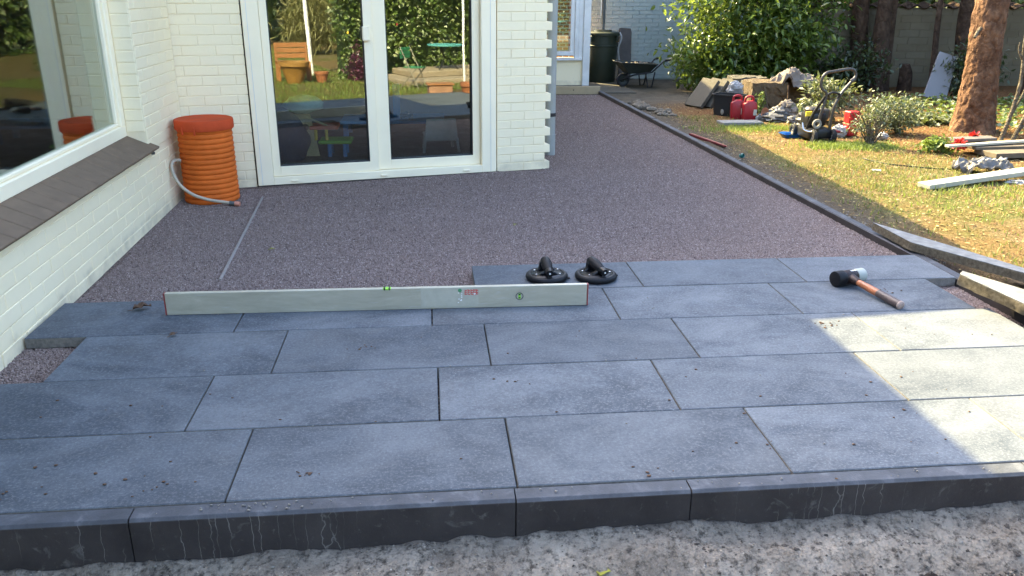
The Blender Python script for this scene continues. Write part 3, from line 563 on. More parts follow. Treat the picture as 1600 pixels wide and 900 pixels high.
# rest of the shell: side walls, floors, ceilings and unseen flat roofs shaped to throw the shadow
mb = MB(); mb.span((.80, 6.72, -.35), (.94, 12.9, 2.44)); mb.span((-6.0, 12.9, -.35), (.94, 13.1, 4.2)); mb.span((-6.2, .3, -.35), (-6.0, 13.1, 2.44)); mb.span((-6.0, .3, -.35), (-1.85, .5, 2.49)); mb.span((-6.0, 5.3, 2.5), (-1.75, 5.45, 3.75)); mb.span((-1.90, 5.46, 2.81), (-1.75, 9, 3.75)); W('outer_wall', mb, 'paint', house)
mb = MB(); mb.prism([(-1.35, 5.38), (1.10, 5.60), (1.25, 12.6), (-5.9, 12.6), (-5.9, 5.9), (-1.95, 5.9)], 2.45, 2.60); W('flat_shadow_roof', mb, 'soffit', house)
mb = MB(); mb.prism([(-6.4, .1), (-1.50, .1), (-1.62, 4.9), (-6.4, 4.9)], 2.492, 2.56); mb.prism([(-6.4, 4.95), (-1.17, 4.95), (-1.17, 9.4), (-6.4, 9.4)], 3.76, 3.90); W('upper_shadow_roof', mb, 'roof', house)  # unseen roof edges set to cast the shadow steps on the patio
mb = MB(); mb.prism([(-6, 12.4), (.55, 12.4), (.55, 16), (-6, 16)], 4.21, 4.3); W('rear_shadow_roof', mb, 'roof', house)  # unseen, placed so its shadow falls over the tub and cans
mb = MB(); mb.prism([(-5.95, .5), (-1.86, .5), (-2.0, 6.1), (.75, 6.70), (.75, 12.8), (-5.95, 12.8)], -.30, -.045); W('room_floor', mb, 'roomfloor', house)
mb = MB(); mb.span((-5.95, 9.6, -.04), (.75, 9.7, 2.44)); mb.span((-3.6, .6, -.04), (-3.5, 6.2, 2.44)); mb.span((-1.98, 6.08, -.04), (-1.90, 9.58, 2.44)); W('inner_wall', mb, 'roomwall', house)

# big side window with its tiled sill
win = link('side_window', None, house); win.empty_display_size = .05
mb = MB(); g0 = -.135
abox(mb, -1.3, SR, -.185, -.112, .478, .545); abox(mb, -1.3, SR, -.185, -.112, 2.23, 2.30); abox(mb, SR-.068, SR, -.185, -.112, .5451, 2.2299); abox(mb, -1.3, -1.23, -.185, -.112, .5451, 2.2299)
W('frame', mb, 'frame', win, bevel=.004)
mb = MB(); abox(mb, -1.23, SR-.068, -.172, -.128, .545, .566); abox(mb, -1.23, SR-.068, -.172, -.128, 2.21, 2.23); abox(mb, SR-.090, SR-.068, -.172, -.128, .5661, 2.2099); abox(mb, -1.23, -1.21, -.172, -.128, .5661, 2.2099); W('glazing_bead', mb, 'frame', win, bevel=.005)
mb = MB(); abox(mb, -1.21, SR-.090, -.152, -.147, .566, 2.21); W('pane', mb, 'glass', win)
mb = MB(); mb.box((0, 0, 0), (.1285, .188, .016)); sme = mb.mesh('sill_tile', MT['sill'], .003)
mb = MB(); mb.box((0, 0, 0), (.252, .188, .016)); sme2 = mb.mesh('sill_tile', MT['sill'], .003)
s = 2.215; tilt = math.atan2(.075, .17); first = True
while s > -.9:
    wd = .258 if first else .1345; c = A(s-wd/2, -.037, .437)
    x = d1; zv = (Vector((0, 0, 1))*math.cos(tilt)+n1*math.sin(tilt)); yv = zv.cross(x)
    link('sill_tile', sme2 if first else sme, win, frame(x, yv, zv, c) @ Euler((random.uniform(-.008, .008), random.uniform(-.006, .006), random.uniform(-.004, .004))).to_matrix().to_4x4()); s -= wd; first = False
mb = MB(); abox(mb, -1.2, 2.20, -.11, .006, .386, .400); W('sill_bed', mb, 'mortar', win)
mb = MB(); mb.cyl(A(2.17, .012, .375), A(2.17, .03, .372), .012, .008, 8); W('fixing_stub', mb, 'zinc', win)

# sliding door in its white frame
door = link('sliding_door', None, house); door.empty_display_size = .05
mb = MB(); bbox(mb, 0, .112, -.10, .018, -.045, 2.12); bbox(mb, 1.705, 1.822, -.10, .018, -.045, 2.12); bbox(mb, .1121, 1.7049, -.10, .018, -.045, .012); bbox(mb, .1121, 1.7049, -.10, .018, 2.04, 2.12); W('frame', mb, 'frame', door, bevel=.003)
for s_ in (.03, 1.775): mb = MB(); bbox(mb, s_, s_+.004, .0185, .0205, -.04, 2.1); W('frame_groove', mb, 'boards', door)
def sash(s0, s1, g0_, g1, nn, name):
    o = link(name, None, door); o.empty_display_size = .05
    mb = MB(); bbox(mb, s0, g0_, nn-.055, nn, .0145, 2.03); bbox(mb, g1, s1, nn-.055, nn, .0145, 2.03); bbox(mb, g0_, g1, nn-.055, nn, .0145, .086); bbox(mb, g0_, g1, nn-.055, nn, 1.96, 2.03); W('sash_frame', mb, 'frame', o, bevel=.003)
    mb = MB(); bbox(mb, g0_, g0_+.007, nn-.05, nn-.006, .086, 1.96); bbox(mb, g1-.007, g1, nn-.05, nn-.006, .086, 1.96); bbox(mb, g0_+.007, g1-.007, nn-.05, nn-.006, .086, .093); W('seal', mb, 'gasket', o)
    mb = MB(); bbox(mb, g0_+.007, g1-.007, nn-.036, nn-.030, .093, 1.96); W('pane', mb, 'glass', o); return o
sA = sash(.114, .893, .168, .828, -.002, 'left_leaf'); sB = sash(.895, 1.703, .992, 1.645, -.030, 'right_leaf')
mb = MB(); bbox(mb, .815, .868, -.002, .030, .965, 1.065); W('latch_block', mb, 'frame', sA, bevel=.006)
for s_, z_ in ((.26, -.020), (.925, -.020), (1.575, -.020)):
    mb = MB(); bbox(mb, s_-.025, s_+.025, .018, .029, z_-.007, z_+.007); W('drain_cap', mb, 'frame', door, bevel=.003)
mb = MB(); bbox(mb, .02, 1.85, -.09, .006, -.10, -.046); W('threshold_gap_strip', mb, 'gasket', door)  # black strip drawn for the dark gap under the door
# downpipe behind the toothed corner
mb = MB(); mb.cyl((1.055, 7.20, -.10), (1.055, 7.20, 2.44), .042, n=18); dpipe = W('downpipe', mb, 'downpipe', house, smooth=40)
mb = MB(); mb.cyl((1.055, 7.20, .285), (1.055, 7.20, .315), .0455, n=18); mb.span((.99, 7.14, .285), (1.03, 7.16, .32)); W('pipe_clip', mb, 'gasket', dpipe, smooth=40)
mb = MB(); mb.cyl((1.055, 7.20, -.1), (1.055, 7.20, .13), .0452, n=18); W('pipe_collar', mb, 'downpipe', dpipe, smooth=40)

# far wing with a boarded window corner
far = link('far_wing', None, house); far.empty_display_size = .05
mb = MB(); mb.span((.95, 12.72, -.3), (2.36, 13.55, .33)); W('low_wall', mb, 'paint', far); mb = MB(); mb.span((.95, 12.72, 1.5), (2.36, 13.55, 2.2)); W('lintel_wall', mb, 'paint', far)
mb = MB(); mb.prism([(.94, 12.6), (2.42, 12.6), (2.42, 13.7), (.94, 13.7)], 2.2, 2.3); W('low_roof', mb, 'roof', far)
mb = MB(); mb.span((2.325, 12.66, -.1), (2.43, 12.73, 2.2)); W('corner_board', mb, 'boards', far, bevel=.004)
for x0, x1, yf, zb in ((2.135, 2.195, 12.70, .42), (2.197, 2.255, 12.68, .36), (2.257, 2.323, 12.69, .34)):
    mb = MB(); mb.span((x0, yf, zb), (x1, 12.74, 1.5)); W('board', mb, 'boards', far, bevel=.003)
mb = MB(); mb.span((1.6, 12.68, .40), (2.19, 12.719, .46)); mb.span((1.6, 12.66, .33), (2.31, 12.7185, .36)); W('sill', mb, 'boards', far, bevel=.003)
mb = MB(); mb.span((1.5, 12.80, .46), (2.13, 12.81, 1.5)); W('pane', mb, 'glass', far)
mb = MB(); mb.span((.96, 13.2, .34), (2.3, 13.3, 1.5)); W('reflected_brick_panel', mb, 'brickreflect', far)  # stand-in behind the pane for a reflected brick wall

# ------------------------------------------------------------------ things indoors, seen through the glass
t = thing('toy_garage', 'wooden toy garage with red and green decks behind the left glass door', 'toy', (-.85, 7.25, -.045))
mb = MB(); mb.add([(-.22, -.02, .0), (-.10, -.02, .0), (-.16, -.02, .36), (-.30, -.02, .36), (-.22, .0, .0), (-.10, .0, .0), (-.16, .0, .36), (-.30, .0, .36)], [(0, 1, 2, 3), (7, 6, 5, 4), (0, 4, 5, 1), (1, 5, 6, 2), (2, 6, 7, 3), (3, 7, 4, 0)]); mb.build('side_panel', 'toywood', t)
mb = MB(); mb.cyl((-.205, -.0205, .25), (-.205, -.026, .25), .028, n=18); mb.build('porthole', 'darkmetal', t)
mb = MB(); mb.box((-.05, .06, .245), (.24, .22, .03)); mb.build('red_deck', 'toyred', t, bevel=.008)
mb = MB(); mb.box((.04, .04, .125), (.28, .24, .028)); mb.build('green_deck', 'toygreen', t, bevel=.008)
for x, y in ((-.01, -.05), (.12, -.05), (-.01, .13), (.12, .13)):
    mb = MB(); mb.cyl((x, y, 0), (x, y, .112), .018, n=10); mb.build('leg', 'toyblue', t)
for x in (-.12, -.03):
    mb = MB(); mb.cyl((x, -.03, .14), (x, -.03, .23), .014, n=10); mb.build('post', 'yellow', t)
mb = MB(); mb.cyl((-.20, -.03, .34), (-.02, -.03, .262), .009, n=8); mb.build('ramp_pole', 'toywood', t)
mb = MB(); mb.ell((-1.05, 7.22, .40), (.17, .13, .075), jit=.2); tag(W('cushion', mb, 'mint', smooth=80), 'pale mint cushion lying on the toy garage indoors', 'cushion')
mb = MB(); mb.ell((-1.25, 7.15, .10), (.24, .25, .24), jit=.25); tag(W('bean_bag', mb, 'navy', smooth=80), 'dark navy bean bag at the left door jamb indoors', 'bean bag')
t = thing('play_table', 'low blue play table behind the left glass door', 'table', (-.35, 8.3, -.045))
mb = MB(); mb.box((0, 0, .16), (1.0, .5, .03)); mb.build('table_top', 'toyblue', t, bevel=.005)
for x in (-.45, .45):
    for y in (-.2, .2): mb = MB(); mb.box((x, y, .072), (.05, .05, .145)); mb.build('leg', 'toyblue', t)
mb = MB(); mb.span((.0, -.02, .176), (.07, .05, .5)); mb.build('upright', 'toyblue', t)
t = thing('toy_truck', 'white toy truck on the blue play table', 'toy', (-.50, 8.15, .131), .3)
mb = MB(); mb.box((0, 0, .055), (.10, .05, .06)); mb.build('cargo_box', 'frame', t, bevel=.005)
mb = MB(); mb.box((.07, 0, .045), (.04, .05, .05)); mb.build('cab', 'greychair', t, bevel=.005)
for x in (-.03, .07):
    for y in (-.027, .027): mb = MB(); mb.cyl((x, y-.004, .016), (x, y+.004, .016), .016, n=12); mb.build('wheel', 'rubber', t)
t = thing('toy_car', 'small dark toy car beside the white toy truck', 'toy', (-.22, 8.2, .131), -.4)
mb = MB(); mb.box((0, 0, .03), (.12, .06, .03)); mb.box((-.005, 0, .056), (.06, .05, .025)); mb.build('body', 'darkmetal', t, bevel=.006)
for x in (-.04, .04):
    for y in (-.03, .03): mb = MB(); mb.cyl((x, y-.004, .014), (x, y+.004, .014), .014, n=10); mb.build('wheel', 'rubber', t)
t = thing('child_chair', 'pale grey plastic child chair behind the right glass door', 'chair', (.10, 7.35, -.045), .1)
mb = MB(); mb.add([(-.15, -.02, .0+.10), (.15, -.02, .10), (.13, -.04, .30), (-.13, -.04, .30), (-.15, .0, .10), (.15, .0, .10), (.13, -.02, .30), (-.13, -.02, .30)], [(0, 1, 2, 3), (7, 6, 5, 4), (0, 4, 5, 1), (1, 5, 6, 2), (2, 6, 7, 3), (3, 7, 4, 0)]); mb.build('backrest', 'greychair', t, bevel=.01, smooth=40, seg=2)
mb = MB(); mb.box((0, .13, .135), (.28, .27, .02)); mb.build('seat', 'greychair', t, bevel=.008)
for x, y in ((-.14, -.02), (.14, -.02), (-.12, .24), (.12, .24)):
    mb = MB(); mb.cyl((x*1.12, y, 0), (x, y, .125), .013, n=8); mb.build('leg', 'greychair', t)

# ------------------------------------------------------------------ orange barrel with hose
t = thing('rain_barrel', 'ribbed orange plastic barrel with a lid in the corner by the doors', 'barrel', (-1.497, 5.72, -.05))
prof = []; NR = 15; H0 = .50
for i in range(NR*6+1):
    q = i/(NR*6); z = q*H0; r = .176-.004*q+.0075*(abs(math.sin(math.pi*NR*q))**.7)-.003; prof.append((r, z))
mb = MB(); mb.lathe(prof, 48); mb.build('body', 'orange', t, smooth=60)
mb = MB(); mb.lathe([(.170, .488), (.187, .488), (.189, .495), (.189, .540), (.186, .550), (.178, .553), (.168, .549), (.120, .551), (.0001, .552)], 48, caps=False); lid = mb.build('lid', 'orangelid', t, smooth=35)
for a in (4.15, 4.62):
    mb = MB(); mb.box((0, 0, 0), (.012, .010, .05), T((.190*math.cos(a), .190*math.sin(a), .492)) @ RZ(a)); mb.build('lid_clip', 'orangelid', lid, bevel=.002)
t = thing('garden_hose', 'short beige hose with a salmon coupling hanging off the orange barrel', 'hose', (-1.55, 5.52, -.05))
P = [(-1.645, 5.60, .245), (-1.672, 5.565, .25), (-1.685, 5.535, .225), (-1.672, 5.515, .16), (-1.63, 5.503, .09), (-1.56, 5.496, .035), (-1.47, 5.500, 0), (-1.38, 5.503, -.018), (-1.315, 5.500, -.028)]
def smoothpath(P, k=6):
    out = []; P = [Vector(p) for p in P]
    for i in range(len(P)-1):
        p0, p1, p2, p3 = P[max(i-1, 0)], P[i], P[i+1], P[min(i+2, len(P)-1)]
        for j in range(k):
            q = j/k; out.append(.5*((2*p1)+(p2-p0)*q+(2*p0-5*p1+4*p2-p3)*q*q+(3*p1-p0-3*p2+p3)*q**3))
    return out+[P[-1]]
mb = MB(); mb.tube(smoothpath(P), .0105, 10); W('tube', mb, 'hose', t, smooth=80)
mb = MB(); mb.cyl((-1.335, 5.502, -.025), (-1.30, 5.499, -.031), .0155, n=12); W('collar', mb, 'zinc', t, smooth=40)
mb = MB(); mb.cyl((-1.302, 5.499, -.030), (-1.268, 5.497, -.034), .017, n=12); W('coupling', mb, 'coupling', t, smooth=40)

# thin screed rail pressed into the chippings
mb = MB(); mb.tube([(-1.165, 5.72, -.043), (-1.055, 3.98, -.046)], .008, 6); tag(W('screed_rail', mb, 'rail', smooth=60), 'thin grey rail pressed into the gravel near the orange barrel', 'rail')

# ------------------------------------------------------------------ spirit level
LA, LB = Vector((-1.142, 3.408, 0)), Vector((.678, 3.376, 0)); ud = (LB-LA).normalized(); LL = (LB-LA).length
t = thing('spirit_level', 'long worn aluminium spirit level standing on edge across the tiles', 'spirit level', (LA+LB)/2+Vector((0, 0, .001)), math.atan2(ud.y, ud.x))
h = LL/2; ML = None
mb = MB(); mb.prism([(-.011, 0), (.011, 0), (.011, .098), (-.011, .098)], -h+.006, h-.006, frame((0, 1, 0), (0, 0, 1), (1, 0, 0), (0, 0, 0))); mb.build('body', 'alu', t, bevel=.0018)
for sx in (-1, 1):
    mb = MB(); mb.box((sx*(h-.003), 0, .049), (.006, .0235, .0985)); mb.build('end_cap', 'redcap', t, bevel=.0012)
mb = MB(); mb.box((.03, -.001, .0955), (.035, .0245, .010)); o = mb.build('top_vial', 'vial', t, bevel=.003)
mb = MB(); mb.box((.02, -.002, .0965), (.006, .0235, .0102)); mb.box((.04, -.002, .0965), (.006, .0235, .0102)); mb.build('vial_mark', 'gasket', o)
MR = frame((1, 0, 0), (0, 0, 1), (0, -1, 0), (.605, -.0112, .050))
mb = MB(); mb.lathe([(.0135, -.001), (.0135, .0012), (.0175, .0012), (.0175, -.001)], 24, MR, caps=False); o = mb.build('round_vial', 'zinc', t)
mb = MB(); mb.box((0, 0, .0004), (.010, .024, .0008), MR); mb.build('vial_glass', 'vial', o)
mb = MB(); mb.box((0, .008, .0010), (.008, .005, .001), MR); mb.box((0, -.007, .0010), (.008, .005, .001), MR); mb.build('vial_mark', 'gasket', o)
mb = MB(); mb.span((.175, -.0116, .008), (.425, -.0110, .094)); stk = mb.build('sticker', 'paleprint', t)
mb = MB()
random.seed(5)
# red lettering as worn as on the tool: broken strokes of a short word
for gx0 in (.365, .378, .391, .403, .414):
    mb.span((gx0, -.0121, .060+random.uniform(-.004, .004)), (gx0+.003, -.0117, .088-random.uniform(0, .006)))
    for k in range(3):
        z = .062+k*.009+random.uniform(-.002, .002); mb.span((gx0+.0035, -.0121, z), (gx0+.010, -.0117, z+.0035))
mb.build('red_lettering', 'redprint', stk)
mb = MB(); mb.cyl((.344, -.0117, .083), (.344, -.0121, .083), .0085, n=14); mb.span((.343, -.0121, .070), (.346, -.0117, .077)); mb.build('green_emblem', 'greenprint', stk)
mb = MB()
for k in range(9): x = .338+random.uniform(-.006, .012); z = .025+random.uniform(0, .045); mb.span((x, -.0121, z), (x+.005, -.0117, z+.004))
mb.cyl((.408, -.0117, .066), (.408, -.0123, .066), .0045, n=12); mb.build('white_marks', 'whiteprint', stk)

# ------------------------------------------------------------------ two suction lifters
def suction(label, loc, rz):
    t = thing('suction_lifter', label, 'suction lifter', loc, rz, 'suction lifters on the back row of tiles')
    mb = MB(); mb.lathe([(.0001, .001), (.088, .001), (.099, .004), (.103, .012), (.101, .022), (.094, .029), (.084, .031), (.078, .027)], 40, caps=False); pad = mb.build('rubber_pad', 'rubber', t, smooth=50)
    mb = MB(); mb.lathe([(.079, .020), (.079, .026), (.070, .032), (.0001, .034)], 36, caps=False); mb.build('base_plate', 'blackplastic', t, smooth=40)
    for k in range(6):
        a = k*math.pi/3+.5; mb = MB(); mb.lathe([(.0055, .028), (.0055, .037), (.0001, .0385)], 10, T((.066*math.cos(a), .066*math.sin(a), 0)), caps=False); mb.build('rivet', 'steel', t, smooth=60)
    for y_, hh, wt in ((-.034, .062, .019), (.036, .086, .025)):       # flared brackets
        mb = MB(); mb.prism([(-.052, .030), (.052, .030), (.034, .046), (wt+.005, hh-.014), (wt*.8, hh), (-wt*.8, hh), (-wt-.005, hh-.014), (-.034, .046)], -.011, .011, frame((1, 0, 0), (0, 0, 1), (0, -1, 0), (0, y_, 0))); mb.build('bracket', 'blackplastic', t, bevel=.004)
    mb = MB(); mb.tube([(0, -.045, .056), (0, -.01, .064), (0, .025, .071), (0, .052, .075)], [.020, .025, .0265, .024], 20); mb.build('handle', 'rubber', t, smooth=50)
    mb = MB(); mb.cyl((0, -.045, .056), (0, -.078, .051), .019, .017, 18); kn = mb.build('pump_plunger', 'blackplastic', t, smooth=40)
    mb = MB(); mb.cyl((0, -.078, .051), (0, -.0795, .0508), .0045, n=12); mb.build('plunger_dot', 'whiteprint', kn)
    mb = MB(); mb.box((.10, -.022, .007), (.022, .016, .006)); mb.build('release_tab', 'rubber', t, bevel=.002)
    mb = MB(); mb.lathe([(.0001, .0), (.090, .0), (.0915, .002)], 36, caps=False); mb.build('underside_lip', 'redrim', t)
    return t
suction('black suction lifter nearer the gravel corner, its handle pointing straight at the viewer', (.545, 3.735, .001), .05)
suction('black suction lifter nearer the mallet, its handle turned to the right', (.783, 3.722, .001), .38)

# ------------------------------------------------------------------ mallet
hc = Vector((1.965, 3.535, .038)); hd = Vector((.172, .052, 0)).normalized(); he = Vector((2.045, 3.205, .017))
t = thing('rubber_mallet', 'mallet with one black and one pale face and a brown wooden handle', 'mallet', (1.98, 3.5, 0))
mb = MB(); mb.cyl(hc-hd*.082, hc-hd*.032, .0375, .0375, 28); W('black_face', mb, 'rubber', t, bevel=.005, smooth=40, seg=2)
mb = MB(); mb.tube([hc-hd*.034, hc-hd*.030, hc-hd*.015, hc, hc+hd*.015, hc+hd*.036, hc+hd*.040], [.031, .0335, .0345, .0345, .0345, .0335, .031], 24); body = W('head_body', mb, 'darkmetal', t, smooth=40)
mb = MB(); mb.cyl(hc+hd*.039, hc+hd*.090, .034, .034, 28); W('pale_face', mb, 'whiterubber', t, bevel=.005, smooth=40, seg=2)
ax = (he-hc).normalized(); mb = MB(); mb.tube([hc+ax*.02, hc+ax*.05, hc+ax*.072], [.026, .022, .0175], 14); W('socket', mb, 'darkmetal', body, smooth=40)
def hp(q): return hc+(he-hc)*q+Vector((0, 0, 0))
mb = MB(); mb.tube([hp(.16), hp(.3), hp(.45), hp(.60)], [.0145, .016, .0175, .0175], 16); W('wooden_handle', mb, 'handlewood', t, smooth=60)
mb = MB(); mb.tube([hp(.59), hp(.62), hp(.8), hp(.93), hp(.995)], [.0178, .0188, .0190, .0192, .0200], 16); W('grip', mb, 'worngrip', t, smooth=60)
mb = MB(); mb.tube([hp(.985), hp(1.0), hp(1.012)], [.0205, .0205, .017], 16); W('handle_end', mb, 'endgrain', t, smooth=50)
mb = MB(); sv = hd.cross(ax).normalized(); sv = sv if sv.z > 0 else -sv
for k in range(5):
    q = hc+hd*(.004+k*.007)+sv*.0338+ax*(.006+.002*(k % 2)); mb.box((0, 0, 0), (.0045, .010, .0016), frame(hd, sv.cross(hd), sv, q))
W('worn_lettering', mb, 'whiteprint', body)

# ------------------------------------------------------------------ loose slabs at the right edge
random.seed(11)
def rough_slab(name, label, corners, z1, th, topmat, sidemat, n=14, amp=.006):
    """slab with broken, uneven sides: corners are (x, y, dz)"""
    t = thing(name, label, 'slab', (corners[0][0], corners[0][1], z1-th)); poly = []
    for i in range(len(corners)):
        a = Vector(corners[i]); b = Vector(corners[(i+1) % len(corners)])
        for k in range(n): q = a.lerp(b, k/n); poly.append(q)
    c = sum(poly, Vector())/len(poly); mb = MB(); N = len(poly)
    rings = []
    for lv, (dz, sc) in enumerate(((0, 1), (-.004, 1.0), (-.35*th, 1), (-.7*th, 1), (-th, 1))):
        rings.append([Vector((p.x, p.y, p.z+z1+dz))+(Vector((p.x-c.x, p.y-c.y, 0)).normalized()*(fbm(p.x*30, p.y*30, lv*3.1, 2)*amp*(1 if lv > 1 else .35))) for p in poly])
    vs = [v for r in rings for v in r]; fs = []
    for l in range(4):
        for i in range(N): k = (i+1) % N; fs.append((l*N+i, l*N+k, (l+1)*N+k, (l+1)*N+i))
    W('slab_edge', MB().add(vs[N:], [f_ for f_ in [tuple(i-N for i in f) for f in fs if min(f) >= N]]+[tuple(range(3*N, 4*N))]), sidemat, t, smooth=30)
    W('top_face', MB().add(vs[:2*N], [f for f in fs if max(f) < 2*N]+[tuple(range(N))[::-1]]), topmat, t, smooth=30); return t
rough_slab('loose_slab', 'broken grey concrete slab resting on the edging beside the lawn', [(2.562, 4.424, 0), (2.562, 4.02, 0), (2.833, 3.465, .0), (2.95, 3.40, -.02), (2.98, 3.52, -.03), (2.841, 3.693, -.005)], .052, .046, 'slab', 'slabside', amp=.010)
rough_slab('loose_slab', 'sunlit narrow slab with a rough cream edge near the mallet handle', [(2.346, 3.279, .07), (2.482, 3.028, .02), (2.66, 2.70, -.045), (2.95, 2.85, -.045), (2.602, 3.193, .02), (2.386, 3.32, .07)], .060, .050, 'slab', 'slabside', amp=.013)

# ------------------------------------------------------------------ leaves and crumbs on the patio
def curled_leaf(name, label, loc, rz, L, mat, curl=.5):
    mb = MB(); vs = []; fs = []; n = 7; m_ = 4
    prof = [.0, .55, .9, 1.0, .75, .55, .15, 0][:n+1]
    for i in range(n+1):
        q = i/n; wv = prof[i]*L*.36*(1+.3*math.sin(i*2.7))
        for j in range(m_+1):
            s_ = j/m_*2-1; vs.append(((q-.5)*L, s_*wv, .006+curl*L*.30*(s_*s_)*(.6+.4*math.sin(i*1.9))+curl*L*.16*math.sin(q*3.1)))
    for i in range(n):
        for j in range(m_): a = i*(m_+1)+j; fs.append((a, a+1, a+m_+2, a+m_+1))
    mb.add(vs, fs); o = link(name, mb.mesh(name, MT[mat], 0, 60), None, T(loc) @ RZ(rz))
    sd = o.modifiers.new('thickness', 'SOLIDIFY'); sd.thickness = .0012
    tube = MB().tube([(-.5*L, 0, .006), (-.8*L, .05*L, .004)], .0012, 5); tube.build('stalk', mat, o); return tag(o, label, 'leaf', 'dead leaves lying about')
curled_leaf('dead_leaf', 'curled brown leaf on the tile left of the spirit level', (-1.262, 3.475, .001), .45, .075, 'deadleaf', .7)
curled_leaf('dead_leaf', 'small brown leaf with a long stalk on the third row of tiles', (-1.045, 3.165, .001), .9, .035, 'deadleaf', .5)
curled_leaf('dead_leaf', 'tiny yellow leaf lying on the gravel near the grey rail', (-.885, 4.47, -.046), .3, .03, 'yellowleaf', .5)
curled_leaf('dead_leaf', 'tiny pale leaf on the gravel in front of the right door', (.505, 4.87, -.046), 1.3, .025, 'yellowleaf', .5)
curled_leaf('fallen_leaf', 'yellow-green leaf on the soil in front of the kerb', (.43, 1.80, -.165), 1.2, .055, 'yellowleaf', .4)
curled_leaf('dead_leaf', 'brown leaf half buried in the soil before the kerb', (.80, 1.835, -.150), .2, .05, 'deadleaf', .2)
P = []
for cx, cy, k, s_ in [(-1.13, 2.07, 5, .05), (-.93, 2.10, 4, .06), (-.80, 2.05, 4, .05), (-.72, 2.08, 3, .03), (-1.05, 2.2, 4, .08), (-.40, 2.10, 8, .03), (-.30, 2.98, 9, .04), (.24, 2.62, 6, .05), (1.62, 3.06, 14, .035), (2.08, 3.42, 9, .04), (.95, 2.15, 5, .1), (.62, 2.02, 5, .04), (1.25, 2.1, 6, .15), (1.9, 2.2, 5, .15), (2.1, 2.95, 4, .1), (-.9, 2.6, 4, .1), (.3, 3.0, 5, .2), (.9, 2.6, 5, .3), (-.3, 2.25, 4, .3), (1.3, 2.5, 5, .25), (1.7, 2.5, 4, .2), (-1.2, 2.55, 3, .1)]:
    for _ in range(k): P.append((cx+random.gauss(0, s_), cy+random.gauss(0, s_*.45), .0015))
P = np.array(P); pebbles('dirt_crumbs', 'deadleaf', P, .0025+.0045*RNG.random(len(P)), .45, None, 'brown crumbs of dirt scattered over the tiles', 'dirt')
P = np.array([(random.gauss(-.42, .14), 1.948+random.uniform(-.018, .02), .001) for _ in range(34)]+[(random.uniform(-.3, 1.7), 1.95+random.uniform(-.02, .02), .001) for _ in range(22)]+[(random.uniform(-1.3, 2.3), random.uniform(2, 3.9), .001) for _ in range(26)]+[(.93+random.gauss(0, .05), 3.33+random.gauss(0, .03), .001) for _ in range(8)])
ok = ~((P[:, 1] > 3.57) & (P[:, 0] < .25)); P = P[ok]
pebbles('mortar_crumbs', 'mortarbit', P, .0016+.0032*RNG.random(len(P)), .6, None, 'pale mortar crumbs along the front kerb and tiles', 'crumbs')
k = 7000; x = RNG.uniform(-1.3, 2.1, k); y = RNG.uniform(1.5, 1.915, k); fzv = np.interp(x, [-1.2, .2, 1.7], [-.15, -.135, -.12])
def front_z(x, y):
    i = np.clip(((x+1.9)/.016).astype(int), 0, n1_-1); j = np.clip(((y-1.42)/.016).astype(int), 0, n2_-1); return np.maximum(FZ[j, i], gz_at(x, y))
z = front_z(x, y); keep = RNG.random(k) < np.clip(.25+.9*(x-.1)/1.5-(y-1.74)*4.5, .01, 1); P = np.stack([x, y, z-.002], 1)[keep]
pebbles('soil_clods', 'soilclod', P, .002+.008*RNG.random(len(P))**2.4, .6, None, 'dark clods of soil along the foot of the kerb', 'soil')
k = 11000; x = RNG.uniform(-1.3, 2.1, k); y = RNG.uniform(1.62, 1.917, k); P = np.stack([x, y, front_z(x, y)-.001], 1); pebbles('ground_grit', 'grit', P, .0010+.0038*RNG.random(k)**3, .55, None, 'coarse grit and sand along the foot of the kerb', 'grit')
k = 300; x = RNG.uniform(-1.3, 2.1, k); y = RNG.uniform(1.5, 1.905, k); P = np.stack([x, y, front_z(x, y)], 1); pebbles('concrete_chips', 'mortarbit', P, .002+.006*RNG.random(k)**2, .6, None, 'pale chips of concrete in the soil below the kerb', 'rubble')

# ------------------------------------------------------------------ along the lawn edging
def lump(name, label, pts, mat, cat, r=(.03, .07), flat=.55):
    mb = MB()
    for x, y in pts:
        q = random.uniform(*r); mb.ell((x, y, -.045+q*flat*.5), (q, q*random.uniform(.7, 1.3), q*flat), 12, 8, None, .5, 2.5)
    return tag(W(name, mb, mat, smooth=40), label, cat)
lump('sand_heap', 'pale lumps of sand beside the far end of the edging', [(2.60+random.uniform(-.05, .10), 10.3+random.uniform(-.25, .25)) for _ in range(22)], 'sandlump', 'sand', (.015, .05), .9)
lump('mortar_heap', 'crusty heap of mortar next to the pale sand lumps', [(2.72+random.uniform(-.06, .12), 9.75+random.uniform(-.35, .2)) for _ in range(20)], 'sandlump', 'mortar', (.015, .045), .7)
P = []
for i in range(900):
    y = random.uniform(3.9, 10.8); P.append((kerbx(y)+.065+abs(random.gauss(0, .07)), y, -.043))
P = np.array(P); pebbles('edging_rubble', 'mortarbit', P, .003+.011*RNG.random(len(P))**2.6, .55, None, 'small rubble strewn along the lawn edging', 'rubble')
t = thing('red_strip', 'flat red plastic strip lying between edging and grass', 'strip', (2.62, 7.7, -.04))
mb = MB(); mb.add([(2.555, 7.98, -.004), (2.585, 8.01, -.010), (2.715, 7.34, -.018), (2.69, 7.33, -.012), (2.555, 7.98, -.03), (2.585, 8.01, -.03), (2.715, 7.34, -.03), (2.69, 7.33, -.03)], [(0, 1, 2, 3), (7, 6, 5, 4), (0, 4, 5, 1), (1, 5, 6, 2), (2, 6, 7, 3), (3, 7, 4, 0)]); W('strip_body', mb, 'redstrip', t, bevel=.003)
